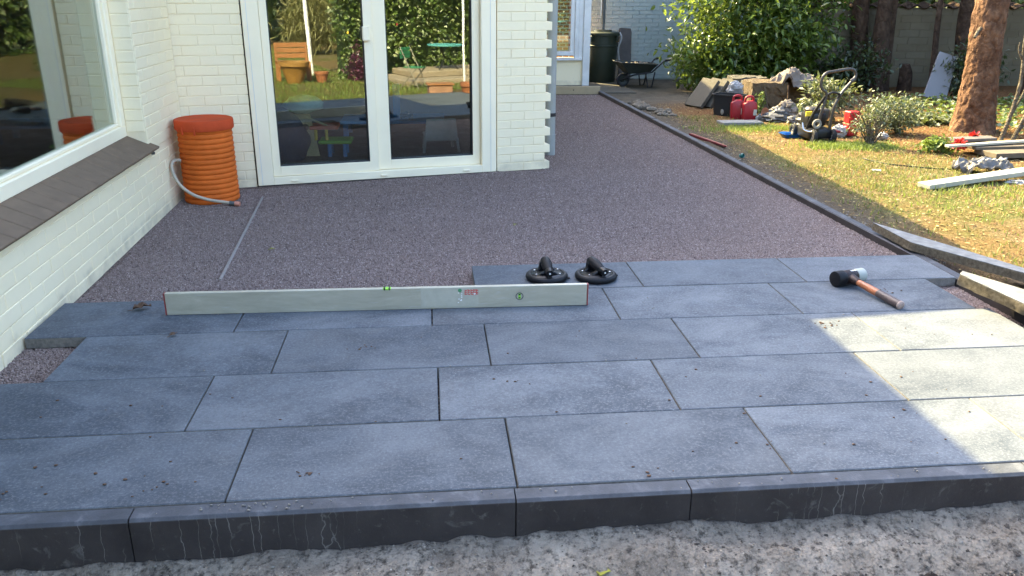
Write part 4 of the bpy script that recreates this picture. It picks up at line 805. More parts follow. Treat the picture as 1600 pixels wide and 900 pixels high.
mb = MB(); mb.add([(2.585, 8.01, -.009), (2.590, 8.012, -.009), (2.720, 7.342, -.017), (2.715, 7.34, -.017), (2.585, 8.01, -.03), (2.590, 8.012, -.03), (2.720, 7.342, -.03), (2.715, 7.34, -.03)], [(0, 1, 2, 3), (7, 6, 5, 4), (0, 4, 5, 1), (1, 5, 6, 2), (2, 6, 7, 3), (3, 7, 4, 0)]); W('pale_rim', mb, 'coupling', t)
t = thing('teal_cup', 'small teal plastic cup lying by the edging', 'cup', (2.68, 6.86, -.02), .7)
mb = MB(); mb.lathe([(.0001, -.014), (.018, -.014), (.021, 0), (.018, .018), (.015, .018), (.018, 0), (.0001, -.009)], 20, Matrix.Rotation(1.2, 4, 'X'), caps=False); mb.build('cup', 'teal', t, smooth=40)
mb = MB(); mb.lathe([(.020, -.003), (.023, 0), (.020, .003)], 20, Matrix.Rotation(1.2, 4, 'X'), caps=False); mb.build('rim', 'gasket', t)
mb = MB(); mb.box((3.38, 8.80, -.030), (.46, .20, .03)); tag(W('paving_flag', mb, 'slab', bevel=.004), 'pale paving flag let into the grass in front of the red cans', 'slab')
mb = MB(); mb.box((0, 0, 0), (.07, .03, .01), T((3.57, 6.24, -.03)) @ RZ(-.5)); tag(W('paper_scrap', mb, 'whiteprint', bevel=.003), 'small white scrap of paper alone on the lawn', 'litter')
mb = MB(); mb.tube(smoothpath([(3.72, 6.75, -.035), (3.78, 6.5, -.03), (3.95, 6.35, -.03), (4.15, 6.25, -.032), (4.35, 6.28, -.035)]), .006, 6); tag(W('dark_cable', mb, 'rubber', smooth=60), 'thin dark cable lying curved across the litter', 'cable')

# ------------------------------------------------------------------ far end: timber, bin, board, barrow
t = tag(W('timber_plank', MB().span((1.55, 11.64, -.05), (2.40, 11.69, .058)), 'newwood', bevel=.003), 'fresh yellow timber board closing off the far end of the gravel', 'plank')
W('knot', MB().cyl((2.02, 11.639, .01), (2.02, 11.637, .01), .010, n=10), 'oldwood', t)
mb = MB(); mb.span((.9, 11.75, -.2), (2.95, 13.6, -.038)); o = W('back_path', mb, 'oldslab', bevel=.004); o['kind'] = 'structure'
t = thing('water_butt', 'tall dark green plastic water butt with a lid by the far wall', 'water butt', (2.735, 13.25, -.04))
mb = MB(); mb.lathe([(.205, 0), (.215, .02), (.238, .52), (.240, .535), (.246, .54), (.248, .56), (.242, .565), (.245, .72)], 32); mb.build('barrel_body', 'binplastic', t, smooth=40)
mb = MB(); mb.lathe([(.240, .70), (.262, .70), (.266, .715), (.264, .745), (.250, .755), (.14, .765), (.135, .785), (.0001, .79)], 32, caps=False); mb.build('lid', 'binplastic', t, smooth=40)
for a in (-.7, -2.5):
    mb = MB(); mb.box((0, 0, 0), (.035, .05, .09), T((.262*math.cos(a), .262*math.sin(a), .66)) @ RZ(a)); mb.build('handle_lug', 'binplastic', t, bevel=.008)
mb = MB(); mb.box((-.215, -.135, .665), (.045, .02, .07)); mb.build('white_tag', 'whiteprint', t)
t = thing('rain_pipe', 'slim dark downpipe running into the lid of the water butt', 'pipe', (2.76, 13.38, .7))
mb = MB(); mb.cyl((2.76, 13.38, .83), (2.755, 13.38, 2.1), .030, n=14); W('upper_pipe', mb, 'zinc', t, smooth=40)
mb = MB(); mb.cyl((2.765, 13.37, .745), (2.762, 13.375, .84), .022, n=12); W('lower_pipe', mb, 'zinc', t, smooth=40)
mb = MB(); mb.span((2.715, 13.36, .95), (2.722, 13.37, 2.1)); W('pale_cable', mb, 'whiteprint', t)
mb = MB(); mb.prism([(-.10, 0), (.10, 0), (.10, .74), (.085, .80), (-.075, .81), (-.10, .80)], -.02, .02, frame((1, 0, 0), (0, .12, .99), (0, -.99, .12), (3.17, 13.50, -.04))); tag(W('grey_board', mb, 'greywood', bevel=.004), 'dark weathered board standing upright behind the wheelbarrow', 'board')
mb = MB(); mb.tube(smoothpath([(3.02, 13.35, .70), (3.05, 13.32, .62), (3.0, 13.3, .45), (3.03, 13.3, .25)]), [.02]*18+[.03], 7); tag(W('hanging_rag', mb, 'whitebag', smooth=70), 'pale rag hanging between water butt and grey board', 'rag')
t = thing('wheelbarrow', 'dark wheelbarrow standing before the far wall by the laurel', 'wheelbarrow', (3.12, 12.55, -.04), .08)
mb = MB(); vs = [(-.15, -.16, .20), (.15, -.16, .20), (.15, .16, .20), (-.15, .16, .20), (-.30, -.23, .36), (.26, -.23, .33), (.26, .23, .33), (-.30, .23, .36)]
mb.add(vs, [(3, 2, 1, 0), (0, 1, 5, 4), (1, 2, 6, 5), (2, 3, 7, 6), (3, 0, 4, 7)]); o = mb.build('tray', 'barrow', t); sd = o.modifiers.new('thickness', 'SOLIDIFY'); sd.thickness = .008
mb = MB(); mb.tube([(-.30, -.235, .362), (.26, -.235, .332), (.26, .235, .332), (-.30, .235, .362), (-.30, -.235, .362)], .009, 6); mb.build('tray_rim', 'barrow', o, smooth=50)
for sy in (-1, 1):
    mb = MB(); mb.tube([(-.24, sy*.04, .10), (-.08, sy*.15, .18), (.20, sy*.17, .22), (.36, sy*.20, .38), (.44, sy*.20, .40)], .013, 8); fr_ = mb.build('frame_bar', 'mowerblack', t, smooth=60)
    mb = MB(); mb.cyl((.38, sy*.20, .386), (.46, sy*.20, .403), .018, n=10); mb.build('grip', 'rubber', fr_, smooth=40)
    mb = MB(); mb.tube([(.10, sy*.165, .20), (.14, sy*.18, .0), (.20, sy*.18, .0), (.24, sy*.175, .22)], .011, 8); mb.build('leg', 'mowerblack', t, smooth=60)
wh = link('wheel', None, t, T((-.20, 0, .098)), True)
mb = MB(); mb.lathe([(.065, -.028), (.088, -.03), (.098, -.018), (.1, 0), (.098, .018), (.088, .03), (.065, .028), (.065, -.028)], 28, Matrix.Rotation(math.pi/2, 4, 'X'), caps=False); mb.build('tyre', 'tyre', wh, smooth=50)
mb = MB(); mb.lathe([(.066, -.02), (.03, -.012), (.02, -.03), (.0001, -.03)], 24, Matrix.Rotation(math.pi/2, 4, 'X'), caps=False); mb.lathe([(.066, .02), (.03, .012), (.02, .03), (.0001, .03)], 24, Matrix.Rotation(math.pi/2, 4, 'X'), caps=False); mb.build('rim', 'barrow', wh, smooth=50)
mb = MB()
for _ in range(14): q = random.uniform(.02, .05); mb.ell((3.12+random.uniform(-.16, .16), 12.55+random.uniform(-.12, .12), .262+q*.4), (q, q, q*.8), 10, 7, None, .5, 2.5)
tag(W('barrow_load', mb, 'sandlump', smooth=40), 'pale rubble loaded in the dark wheelbarrow', 'rubble')

# the pale wall behind them
t = thing('end_wall', 'white painted brick wall with the sky tint in its colour closing the far end of the yard', 'wall', (4.1, 13.75, -.05))
mb = MB(); mb.span((2.30, 13.704, -.3), (6.2, 13.9, 2.15)); W('wall_body', mb, 'farskytint', t)
mb = MB(); z = -.04; k = 0
while z < 1.6:
    x = 2.31+(.11 if k % 2 else 0)
    while x < 5.2: mb.span((x+.004, 13.692, z+.004), (x+.216, 13.703, z+.059)); x += .22
    z += .0625; k += 1
o = W('brick_courses', mb, 'farskytint', t); o['kind'] = 'stuff'

# ------------------------------------------------------------------ garden wall with wavy coping
t = thing('garden_wall', 'cream block wall with a wavy tiled top behind the tree trunks', 'wall', (8.0, 12.4, -.05))
mb = MB(); mb.span((5.3, 12.352, -.3), (12.0, 12.52, 1.10)); wb = W('wall_body', mb, 'cream', t)
lay(wb, (5.3, 12.35, 0), (1, 0, 0), (0, -1, 0), .02, 4.6, -.05, 1.09, L=.32, ch=.105, gap=.007, D=.02, proud=.005, mat='cream', name='block')
mb = MB(); vs = []; fs = []; n = 60
for i in range(n+1):
    a = i/n*2*math.pi*1.0; vs += [(i/n*.24, -.11, .0+.022*math.sin(a)), (i/n*.24, .13, .05+.022*math.sin(a))]
n = 12; vs = []
for i in range(n+1):
    zz = .022*math.sin(i/n*2*math.pi); vs += [(i/n*.24, -.12, zz), (i/n*.24, .14, .05+zz), (i/n*.24, -.12, zz-.018), (i/n*.24, .14, .032+zz)]
for i in range(n):
    a = 4*i; b = a+4; fs += [(a, b, b+1, a+1), (a+2, a+3, b+3, b+2), (a, a+2, b+2, b), (a+1, b+1, b+3, a+3)]
fs += [(0, 1, 3, 2), (4*n, 4*n+2, 4*n+3, 4*n+1)]
mb.add(vs, fs); cme = mb.mesh('coping_tile', MT['darkbark'], 0, 40)
for i in range(27): link('coping_tile', cme, t, T((5.3+i*.24, 12.43, 1.125+random.uniform(-.003, .003))))

# ------------------------------------------------------------------ tools and rubbish on the grass
random.seed(21)
mb = MB(); mb.prism([(-.16, 0), (.16, 0), (.16, .40), (-.15, .41)], -.022, .022); sme = mb.mesh('leaning_slab', MT['oldslab'], .004)
LBL = ['foremost mossy slab leaning beside the wheelbarrow path', 'second mossy slab leaning in the row behind the tub', 'third mossy slab leaning in the row behind the tub', 'innermost mossy slab leaning against the pile behind the tub']
for k in range(4):
    x = 3.28+k*.115; y = 10.16-k*.04+(.03 if k % 2 else 0); xv = Vector((.35, -.94, 0)).normalized(); yv = Vector((.58, .22, .78)).normalized(); yv = (yv-xv*yv.dot(xv)).normalized(); zv = xv.cross(yv)
    o = link('leaning_slab', sme, None, frame(xv, yv, zv, (x, y, -.035))); tag(o, LBL[k], 'slab', 'old slabs leaning in a row')
mb = MB(); mb.box((3.58, 9.76, .05), (.17, .14, .18)); tag(W('concrete_block', mb, 'slab', bevel=.006), 'pale grey concrete block wedged behind the black tub', 'block')
t = thing('black_tub', 'black plastic mixing tub full of odds and ends beside red cans', 'tub', (3.46, 9.42, -.045), -.75)
mb = MB(); vs = []; n = 24
def sq(a, rx, ry, e=.35): c_, s_ = math.cos(a), math.sin(a); return rx*math.copysign(abs(c_)**e, c_), ry*math.copysign(abs(s_)**e, s_)
for rx, ry, z in ((.145, .10, .0), (.168, .12, .235), (.18, .132, .237), (.18, .132, .25), (.16, .112, .25), (.14, .10, .02)):
    for i in range(n): x, y = sq(2*math.pi*i/n, rx, ry); vs.append((x, y, z))
fs = [(j*n+i, j*n+(i+1) % n, (j+1)*n+(i+1) % n, (j+1)*n+i) for j in range(5) for i in range(n)]+[tuple(range(n))[::-1], tuple(range(5*n, 6*n))]
mb.add(vs, fs); mb.build('tub_body', 'tub', t, smooth=40)
mb = MB(); mb.ell((-.02, -.118, .055), (.02, .006, .03), jit=.4); mb.build('mortar_splash', 'mortarbit', t)
mb = MB(); mb.ell((3.60, 9.62, .225), (.095, .07, .10), 26, 18, None, .35, 3.4); o = tag(W('white_sack', mb, 'whitebag', smooth=50), 'white sack with a grey label bulging above the black tub', 'sack')
mb = MB(); mb.span((3.545, 9.532, .20), (3.645, 9.540, .25)); W('sack_label', mb, 'greybag', o)
def jerrycan(label, loc, rz):
    t = thing('red_can', label, 'can', loc, rz, 'red plastic cans by the tub')
    mb = MB(); mb.prism([(-.075, 0), (.075, 0), (.078, .165), (.060, .205), (.030, .215), (-.030, .215), (-.078, .185)], -.042, .042, frame((1, 0, 0), (0, 0, 1), (0, -1, 0), (0, 0, 0))); mb.build('can_body', 'redcan', t, bevel=.014, smooth=50, seg=2)
    mb = MB(); mb.tube(smoothpath([(-.058, 0, .190), (-.052, 0, .245), (-.02, 0, .262), (.02, 0, .258), (.035, 0, .235), (.036, 0, .205)]), .013, 10); mb.build('carry_handle', 'redcan', t, smooth=60)
    mb = MB(); mb.cyl((.056, 0, .195), (.066, 0, .235), .017, n=12); mb.build('cap', 'gasket', t, smooth=40)
    mb = MB(); mb.span((.035, -.0445, .06), (.072, -.0425, .125)); mb.build('paper_label', 'paleprint', t)
jerrycan('red plastic can touching the black tub', (3.475, 9.16, -.045), -.25); jerrycan('red plastic can with a pale label nearest the terracotta saucer', (3.575, 9.06, -.045), -.05)
mb = MB(); mb.lathe([(.0001, 0), (.055, 0), (.085, .03), (.08, .032), (.052, .008), (.0001, .008)], 24, T((3.72, 8.98, .015)) @ Matrix.Rotation(1.15, 4, 'X') @ Matrix.Rotation(.5, 4, 'Y'), caps=False); tag(W('plant_saucer', mb, 'terracotta', smooth=40), 'terracotta saucer tipped on its side near the red cans', 'saucer')
mb = MB(); mb.ell((3.655, 8.98, -.015), (.03, .028, .035), jit=.3); tag(W('white_pot', mb, 'whitebag', smooth=50), 'little white pot between red can and terracotta saucer', 'pot')
# stacked fibre slabs and boards
def fibre(name, label, c, d, rz, mat='brownpanel'):
    mb = MB(); nx_, ny_, nz_ = 10, 8, 7; bm = bmesh.new(); bmesh.ops.create_cube(bm, size=1); bmesh.ops.subdivide_edges(bm, edges=bm.edges[:], cuts=7, use_grid_fill=True)
    for v in bm.verts: v.co = Vector((v.co.x*d[0], v.co.y*d[1], v.co.z*d[2])); v.co += Vector((1, 1, 1))*fbm(v.co.x*14, v.co.y*14, v.co.z*14+c[0], 3)*.020
    me = bpy.data.meshes.new(name); bm.to_mesh(me); bm.free(); me.materials.append(MT[mat]); return tag(link(name, me, None, T(c) @ RZ(rz)), label, 'bale')
fibre('brown_bale', 'brown fibrous bale standing right of the red cans', (4.02, 9.78, .135), (.42, .36, .35), -.05)
fibre('brown_bale', 'low brown bale at the back under the beige cloth', (4.62, 10.1, .12), (.80, .35, .32), .12)
fibre('brown_bale', 'mossy bale with a pale top behind the white sack', (3.98, 10.28, .14), (.42, .30, .35), -.1, 'oldslab')
for i, (lb, a, b, r_) in enumerate([('thin bamboo cane leaning against the brown bale', (3.98, 9.50, -.04), (3.94, 9.585, .27), .008), ('rusty stake in front of the beige cloth', (4.13, 9.32, -.04), (4.17, 9.45, .30), .010), ('short stake left of the rusty one', (4.06, 9.34, -.04), (4.06, 9.36, .10), .008)]):
    mb = MB(); mb.tube([a, tuple((p+q)/2+.006 for p, q in zip(a, b)), b], r_, 7); tag(W('garden_stake', mb, ['strawleaf', 'darkbark', 'palebark'][i] if i else 'palebark', smooth=60), lb, 'stake')
# beige cloth draped over the bales
def drape(name, label, cx, cy, zt, wx, wy, drop, mat, cat, seed, rz=0, nu=64, nv=56, amp=.03):
    """sheet laid over things: sharp fold ridges, edges hanging unevenly"""
    V = []; F = []
    for j in range(nv+1):
        for i in range(nu+1):
            u = i/nu*2-1; v = j/nv*2-1; e = 1+.22*fbm(u*1.7+seed, v*1.7, 5, 2); r = min(1.3, math.hypot(u, v)/e)**3
            wu = u+.25*fbm(u*1.2, v*1.2, seed, 2); wv = v+.25*fbm(u*1.2+7, v*1.2, seed, 2)
            rid = (1-abs(fbm(wu*1.6+seed, wv*1.1, seed+4, 2)))**3; rid2 = (1-abs(fbm(wu*1.2, wv*3.1+seed, seed+8, 1)))**4
            x = u*wx*(1-.12*r)*e+fbm(u*2.2, v*2.2, seed+2, 2)*amp*.5; y = v*wy*(1-.15*r)*e
            z = zt-drop*r*(.55+.5*fbm(u*1.3, v*1.3, seed+9, 2))+(rid*.9+rid2*.6)*amp-amp
            V.append((cx+x*math.cos(rz)-y*math.sin(rz), cy+x*math.sin(rz)+y*math.cos(rz), max(z, -.04+.012*rid)))
    for j in range(nv):
        for i in range(nu): a = j*(nu+1)+i; F.append((a, a+1, a+nu+2, a+nu+1))
    o = link(name, np_mesh(name, np.array(V), np.array(F), MT[mat], True)); sd = o.modifiers.new('thickness', 'SOLIDIFY'); sd.thickness = .004
    return tag(o, label, cat)
drape('beige_cloth', 'crumpled beige cloth thrown over the brown bales', 4.36, 9.80, .44, .30, .26, .24, 'cloth', 'cloth', 3.3, amp=.085)
# plastic bags
def bags(name, label, items, mat, cat='bag'):
    mb = MB()
    for c, r in items: mb.ell(c, r, 30, 20, None, .42, 3.2)
    return tag(W(name, mb, mat, smooth=40), label, cat)
bags('plastic_sheet', 'crumpled grey plastic sheet on the grass beyond the paving flag', [((3.80, 8.95, -.005), (.16, .12, .06)), ((3.88, 9.0, .04), (.10, .10, .07))], 'greybag')
bags('sand_bag', 'pale knotted bag on top of the grey plastic sheet', [((4.0, 9.05, .10), (.095, .08, .075)), ((4.06, 9.0, .04), (.08, .08, .07))], 'cloth')
bags('clear_bag', 'crinkled clear bag just left of the mower', [((3.86, 8.25, .05), (.10, .085, .10))], 'greybag')
bags('dark_bag', 'dark bundle between plastic sheet and clear bag', [((3.98, 8.78, -.01), (.075, .06, .05))], 'darkbag')
bags('white_bag', 'white plastic bag leaning on the red crate', [((4.09, 7.95, .0), (.075, .07, .065))], 'whitebag')
bags('litter_bag', 'small white bag under the leafy shrub', [((4.44, 7.75, -.015), (.055, .05, .035))], 'whitebag')
# red mesh crate
t = thing('red_crate', 'upright bright red plastic crate behind the mower', 'crate', (4.22, 7.98, -.045), .12)
for z in (.0, .125):
    mb = MB(); mb.box((0, 0, z+.060), (.115, .10, .115)); o = mb.build('crate_half', 'redcrate', t, bevel=.008)
    for k in range(4): mb = MB(); mb.box((-.045+k*.03, -.052, z+.06), (.012, .006, .08)); mb.build('slat', 'redcrate', o)
mb = MB(); mb.box((0, 0, .121), (.122, .107, .008)); mb.build('joint_rim', 'coupling', t)
# lawn mower
t = thing('lawn_mower', 'black lawn mower with a looped handle standing on the sunlit grass', 'lawn mower', (3.83, 7.75, -.045))
mb = MB(); mb.tube(smoothpath([(3.70, 7.62, .06), (3.70, 7.60, .20), (3.735, 7.60, .40), (3.690, 7.60, .455), (3.668, 7.60, .50), (3.675, 7.60, .565), (3.715, 7.60, .608), (3.78, 7.61, .618), (3.95, 7.66, .635), (4.01, 7.67, .622), (4.035, 7.67, .575), (4.005, 7.66, .53), (3.90, 7.64, .41), (3.84, 7.63, .27), (3.83, 7.64, .06)], 5), .014, 10); W('handle_loop', mb, 'tubegrey', t, smooth=60)
mb = MB(); mb.tube(smoothpath([(3.728, 7.60, .395), (3.79, 7.60, .425), (3.89, 7.64, .405)]), .010, 8); W('cross_bar', mb, 'mowerblack', t, smooth=60)
mb = MB(); mb.tube(smoothpath([(3.728, 7.60, .39), (3.66, 7.66, .22), (3.63, 7.7, .07)]), .014, 9); W('handle_stay', mb, 'mowerblack', t, smooth=60)
mb = MB(); mb.tube(smoothpath([(3.88, 7.63, .40), (3.845, 7.66, .25), (3.86, 7.7, .05)]), .014, 9); W('handle_stay', mb, 'mowerblack', t, smooth=60)
mb = MB(); mb.cyl((3.985, 7.655, .52), (4.02, 7.66, .54), .02, n=12); W('wing_nut', mb, 'tubegrey', t, smooth=40)
mb = MB(); mb.prism([(3.62, 7.62), (3.86, 7.62), (3.88, 7.80), (3.85, 7.98), (3.66, 7.98), (3.60, 7.8)], -.015, .075); W('deck', mb, 'mowerblack', t, bevel=.02, smooth=40, seg=2)
mb = MB(); mb.box((3.74, 7.82, .15), (.19, .17, .13)); eng = W('engine', mb, 'mowerblack', t, bevel=.02, smooth=40, seg=2)
mb = MB(); mb.lathe([(.07, 0), (.075, .03), (.06, .05), (.0001, .055)], 20, T((3.72, 7.82, .215)), caps=False); W('starter_cover', mb, 'tubegrey', eng, smooth=40)
mb = MB(); mb.box((3.65, 7.735, .21), (.06, .012, .045)); W('yellow_sticker', mb, 'yellow', eng)
mb = MB(); mb.box((3.83, 7.80, .20), (.085, .10, .10)); W('air_filter', mb, 'tubegrey', eng, bevel=.012)
for x, y in ((3.66, 7.60), (3.86, 7.62), (3.62, 7.97), (3.87, 7.97)):
    wh = link('wheel', None, t, T((x, y, .015))); Q = Matrix.Rotation(math.pi/2, 4, 'Y') @ Matrix.Rotation(0, 4, 'X')
    mb = MB(); mb.lathe([(.035, -.018), (.055, -.02), (.062, -.012), (.062, .012), (.055, .02), (.035, .018), (.035, -.018)], 22, Q, caps=False); mb.build('tyre', 'tyre', wh, smooth=40)
    mb = MB(); mb.lathe([(.036, -.012), (.012, -.006), (.0001, -.016)], 18, Q, caps=False); mb.lathe([(.036, .012), (.012, .006), (.0001, .016)], 18, Q, caps=False); mb.build('rim', 'mortarbit', wh, smooth=40)
mb = MB(); mb.lathe([(.022, -.008), (.043, -.010), (.046, 0), (.043, .010), (.022, .008), (.022, -.008)], 22, T((3.672, 7.585, .135)) @ Matrix.Rotation(math.pi/2, 4, 'X'), caps=False); W('drive_pulley', mb, 'mortarbit', t, smooth=40)
mb = MB(); mb.tube(smoothpath([(3.58, 7.70, .13), (3.585, 7.66, .07), (3.64, 7.62, .055), (3.66, 7.6, .08)]), .009, 8); W('cable_loop', mb, 'steel', t, smooth=60)
mb = MB(); mb.span((3.86, 7.66, .035), (3.96, 7.72, .055)); W('red_lever', mb, 'redcan', t, bevel=.005)
# blue tray
mb = MB(); vs = []; n = 28
for rx, ry, z in ((.115, .075, -.038), (.138, .095, -.005), (.145, .102, -.003), (.132, .09, -.006), (.108, .07, -.030)):
    for i in range(n):
        x, y = sq(2*math.pi*i/n, rx, ry, .6); vs.append((3.60+x, 7.90+y, z+.012*fbm(x*9, y*9, 2, 2)))
fs = [(j*n+i, j*n+(i+1) % n, (j+1)*n+(i+1) % n, (j+1)*n+i) for j in range(4) for i in range(n)]+[tuple(range(n))[::-1], tuple(range(4*n, 5*n))]
mb.add(vs, fs); tag(W('blue_tray', mb, 'blue', smooth=50), 'shallow blue plastic tray on the grass at the mower', 'tray')
# leaning panel under the trees
mb = MB(); mb.prism([(-.16, 0), (.14, 0), (.13, .62), (-.12, .64)], -.02, .02, (T((6.80, 10.72, -.04)) @ RZ(-.2) @ Matrix.Rotation(math.radians(70), 4, 'X') @ Matrix.Rotation(math.radians(-14), 4, 'Z'))); tag(W('leaning_panel', mb, 'panel', bevel=.004), 'grey panel leaning under the trees with patches of sun', 'panel')
# pile of planks, bag and flowers at the right
t1_ = []
def plank(label, a, b, wd, th, mat, name='plank'):
    a = Vector(a); b = Vector(b); d = (b-a); L = d.length; d.normalize(); s_ = Vector((-d.y, d.x, 0)).normalized(); n_ = d.cross(s_)
    mb = MB(); mb.box((0, 0, 0), (L, wd, th)); o = link(name, mb.mesh(name, MT[mat], .003), None, frame(d, s_, n_, (a+b)/2)); return tag(o, label, 'plank')
plank('long white plank lying on the grass at the right edge', (3.56, 5.56, -.005), (4.95, 5.98, .035), .115, .035, 'palewood', 'white_plank')
plank('pale plank on top of the plank pile beside the red flowers', (4.53, 6.84, .045), (5.45, 6.98, .060), .055, .020, 'palewood')
plank('grey wide board in the middle of the plank pile', (4.80, 6.98, .02), (5.75, 7.02, .03), .30, .025, 'oldwood')
plank('brown board at the bottom of the plank pile', (4.86, 6.78, -.012), (5.9, 6.86, -.006), .28, .045, 'oldwood')
plank('short grey board across the back of the plank pile', (4.72, 7.08, .06), (5.10, 7.05, .075), .14, .025, 'greywood')
t = drape('grey_bag', 'grey plastic sack with pale lettering crumpled beyond the white plank', 4.38, 6.10, .085, .24, .15, .085, 'darkbag', 'sack', 8.1, -.1, amp=.055)
mb = MB()
for k, x in enumerate((4.30, 4.345, 4.40, 4.455, 4.50)):
    z0 = .082; M = T((x, 6.03+.004*k, z0)) @ Matrix.Rotation(-.5, 4, 'X')
    mb.box((0, 0, 0), (.012, .07, .004), M)
    if k % 2: mb.box((.014, .02, 0), (.016, .012, .004), M); mb.box((.014, -.02, 0), (.016, .012, .004), M)
W('pale_lettering', mb, 'whiteprint', t)
bags('plastic_scrap', 'white plastic scrap half under the long white plank', [((4.40, 5.72, -.03), (.09, .05, .02))], 'whitebag')
def flower(label, x, y, n):
    t = thing('red_flower', label, 'flower', (x, y, -.045)); P, d = cloud(n, (x, y, .055), (.045, .045, .03), 12, .3, .4); k = len(P)
    V, F = small_leaf_arrays(P, np.array([0, 0, 1.])+RNG.normal(size=(k, 3))*.8, d+RNG.normal(size=(k, 3))*.5, .03+.02*RNG.random(k), .022+.012*RNG.random(k)); o = link('petals', np_mesh('petals', V, F, MT['redpetal']), t); o['kind'] = 'stuff'
    for k in range(3): mb = MB(); mb.tube([(x, y, -.05), (x+random.uniform(-.02, .02), y, .05)], .003, 5); W('stem', mb, 'limeleaf', t)
flower('red flower at the near end of the plank pile', 4.70, 6.93, 60); flower('larger red flower head behind the pale plank', 5.00, 7.15, 110)

# ------------------------------------------------------------------ trees and shrubs
def trunk(path, radii, mat, name, parent, n=22, amp=.10, flare=0, k=8, rough=0):
    """tapered trunk with uneven section"""
    vs = []; fs = []; pts = smoothpath(path, k); R = np.interp(np.linspace(0, len(path)-1, len(pts)), range(len(path)), radii)
    for i, p in enumerate(pts):
        for k in range(n):
            a = 2*math.pi*k/n; r = R[i]*(1+amp*fbm(math.cos(a)*1.5+p.x, math.sin(a)*1.5, p.z*2.2, 3)+(flare*max(0, 1-(p.z+.1)/.28)**2)*(.6+.5*math.sin(a*4+1)))
            if rough: r += rough*(plates(p.x+r*math.cos(a), p.y+r*math.sin(a), p.z)*2.6+.5*fbm(math.cos(a)*9, math.sin(a)*9, p.z*26, 2))
            vs.append((p.x+r*math.cos(a), p.y+r*math.sin(a), p.z))
    for i in range(len(pts)-1):
        for k in range(n): q = (k+1) % n; fs.append((i*n+k, i*n+q, (i+1)*n+q, (i+1)*n+k))
    fs += [tuple(range(n))[::-1], tuple(range((len(pts)-1)*n, len(pts)*n))]
    return W(name, MB().add(vs, fs), mat, parent, smooth=60)
def plates(x, y, z):
    d_, _p = mnoise.voronoi(Vector((x*17, y*17, z*8)), distance_metric='DISTANCE', exponent=2.5); return min(d_[1]-d_[0], .35)
def limbs(t, base, k, L, mat, z0, z1, r=.03):
    for i in range(k):
        a = random.uniform(0, 6.28); z = random.uniform(z0, z1); p = Vector((base[0], base[1], z)); d = Vector((math.cos(a), math.sin(a), random.uniform(.0, .5)))
        W('limb', MB().tube([p, p+d*L*.5, p+d*L+Vector((0, 0, -.1*L))], [r, r*.7, r*.25], 7), mat, t, smooth=60)
t = thing('conifer', 'thick red-brown conifer trunk in the sun at the right', 'tree', (5.69, 8.2, -.06))
trunk([(5.69, 8.22, -.12), (5.68, 8.21, .08), (5.665, 8.2, .35), (5.66, 8.2, .65), (5.63, 8.2, 1.25), (5.60, 8.2, 3.5), (5.6, 8.2, 6.2)], [.225, .195, .166, .152, .142, .12, .07], 'redbark', 'trunk', t, 84, .08, .25, 34, .011)
W('broken_limb', MB().tube([(5.49, 8.10, .98), (5.42, 8.03, .955), (5.38, 8.0, .90)], [.022, .016, .014], 8), 'palebark', t, smooth=60)
limbs(t, (5.6, 8.2), 16, 1.4, 'darkbark', 2.6, 5.8); foliage('crown', 'darkleaf', 5200, (5.6, 8.2, 5.2), (1.5, 1.5, 2.6), .13, .3, t, 110, .16, .3, kind='stuff')
def dtree(label, base, top, r0, r1, crown_c, crown_r, nleaf, mat='darkbark'):
    t = thing('garden_tree', label, 'tree', (base[0], base[1], -.06))
    trunk([(base[0], base[1], -.12), (base[0]+(top[0]-base[0])*.3, base[1]+(top[1]-base[1])*.3, .3), (top[0], top[1], 1.25), (top[0]+.15*(top[0]-base[0]), top[1], 3.2), (crown_c[0], crown_c[1], crown_c[2]+.3)], [r0*1.25, r0, r1, r1*.8, r1*.35], mat, 'trunk', t, 18, .08, .35)
    limbs(t, (top[0], top[1]), 9, 1.1, 'darkbark', 2.0, 3.6); foliage('crown', 'darkleaf', nleaf, crown_c, crown_r, .24, .5, t, 80, .17, .35, kind='stuff')  # crown out of view, leaves enlarged to block light from the back garden
dtree('dark tree trunk with a sunlit left edge behind the mower', (6.44, 12.15), (6.32, 12.15), .125, .112, (6.2, 12.6, 4.0), (1.4, 1.4, 1.5), 3000)
dtree('leaning dark trunk right of the one behind the mower', (6.55, 11.85), (6.52, 11.85), .135, .098, (7.0, 12.4, 4.4), (1.3, 1.3, 1.6), 2600)
dtree('slim dark trunk leaning close against its neighbour', (6.72, 11.95), (6.69, 11.95), .085, .070, (7.4, 12.0, 4.2), (1.2, 1.2, 1.5), 2200)
dtree('thin dark stem before the cream wall above the leaning panel', (7.22, 11.5), (7.13, 11.5), .045, .038, (7.3, 11.8, 3.6), (.9, .9, 1.2), 1500)
dtree('stout dark trunk behind the big sunlit conifer', (7.75, 11.6), (7.62, 11.6), .13, .12, (8.2, 11.8, 4.2), (1.4, 1.4, 1.6), 2600)
dtree('dark trunk at the right edge of the garden behind the sapling', (8.35, 11.0), (8.33, 11.0), .12, .11, (8.8, 11.0, 4.0), (1.3, 1.3, 1.6), 2200)
dtree('unseen tree added beyond the cream wall to shade the back of the garden', (5.0, 14.6), (4.9, 14.7), .15, .13, (4.7, 14.6, 3.5), (1.6, 1.4, 1.6), 4200)  # out of view, added for the shade it casts
# stump
t = thing('tree_stump', 'short dark stump beside the leaning trunks', 'stump', (6.98, 11.8, -.05)); trunk([(6.98, 11.8, -.1), (6.97, 11.8, .2), (6.93, 11.8, .34)], [.10, .09, .07], 'darkbark', 'wood', t, 16, .1, .2)
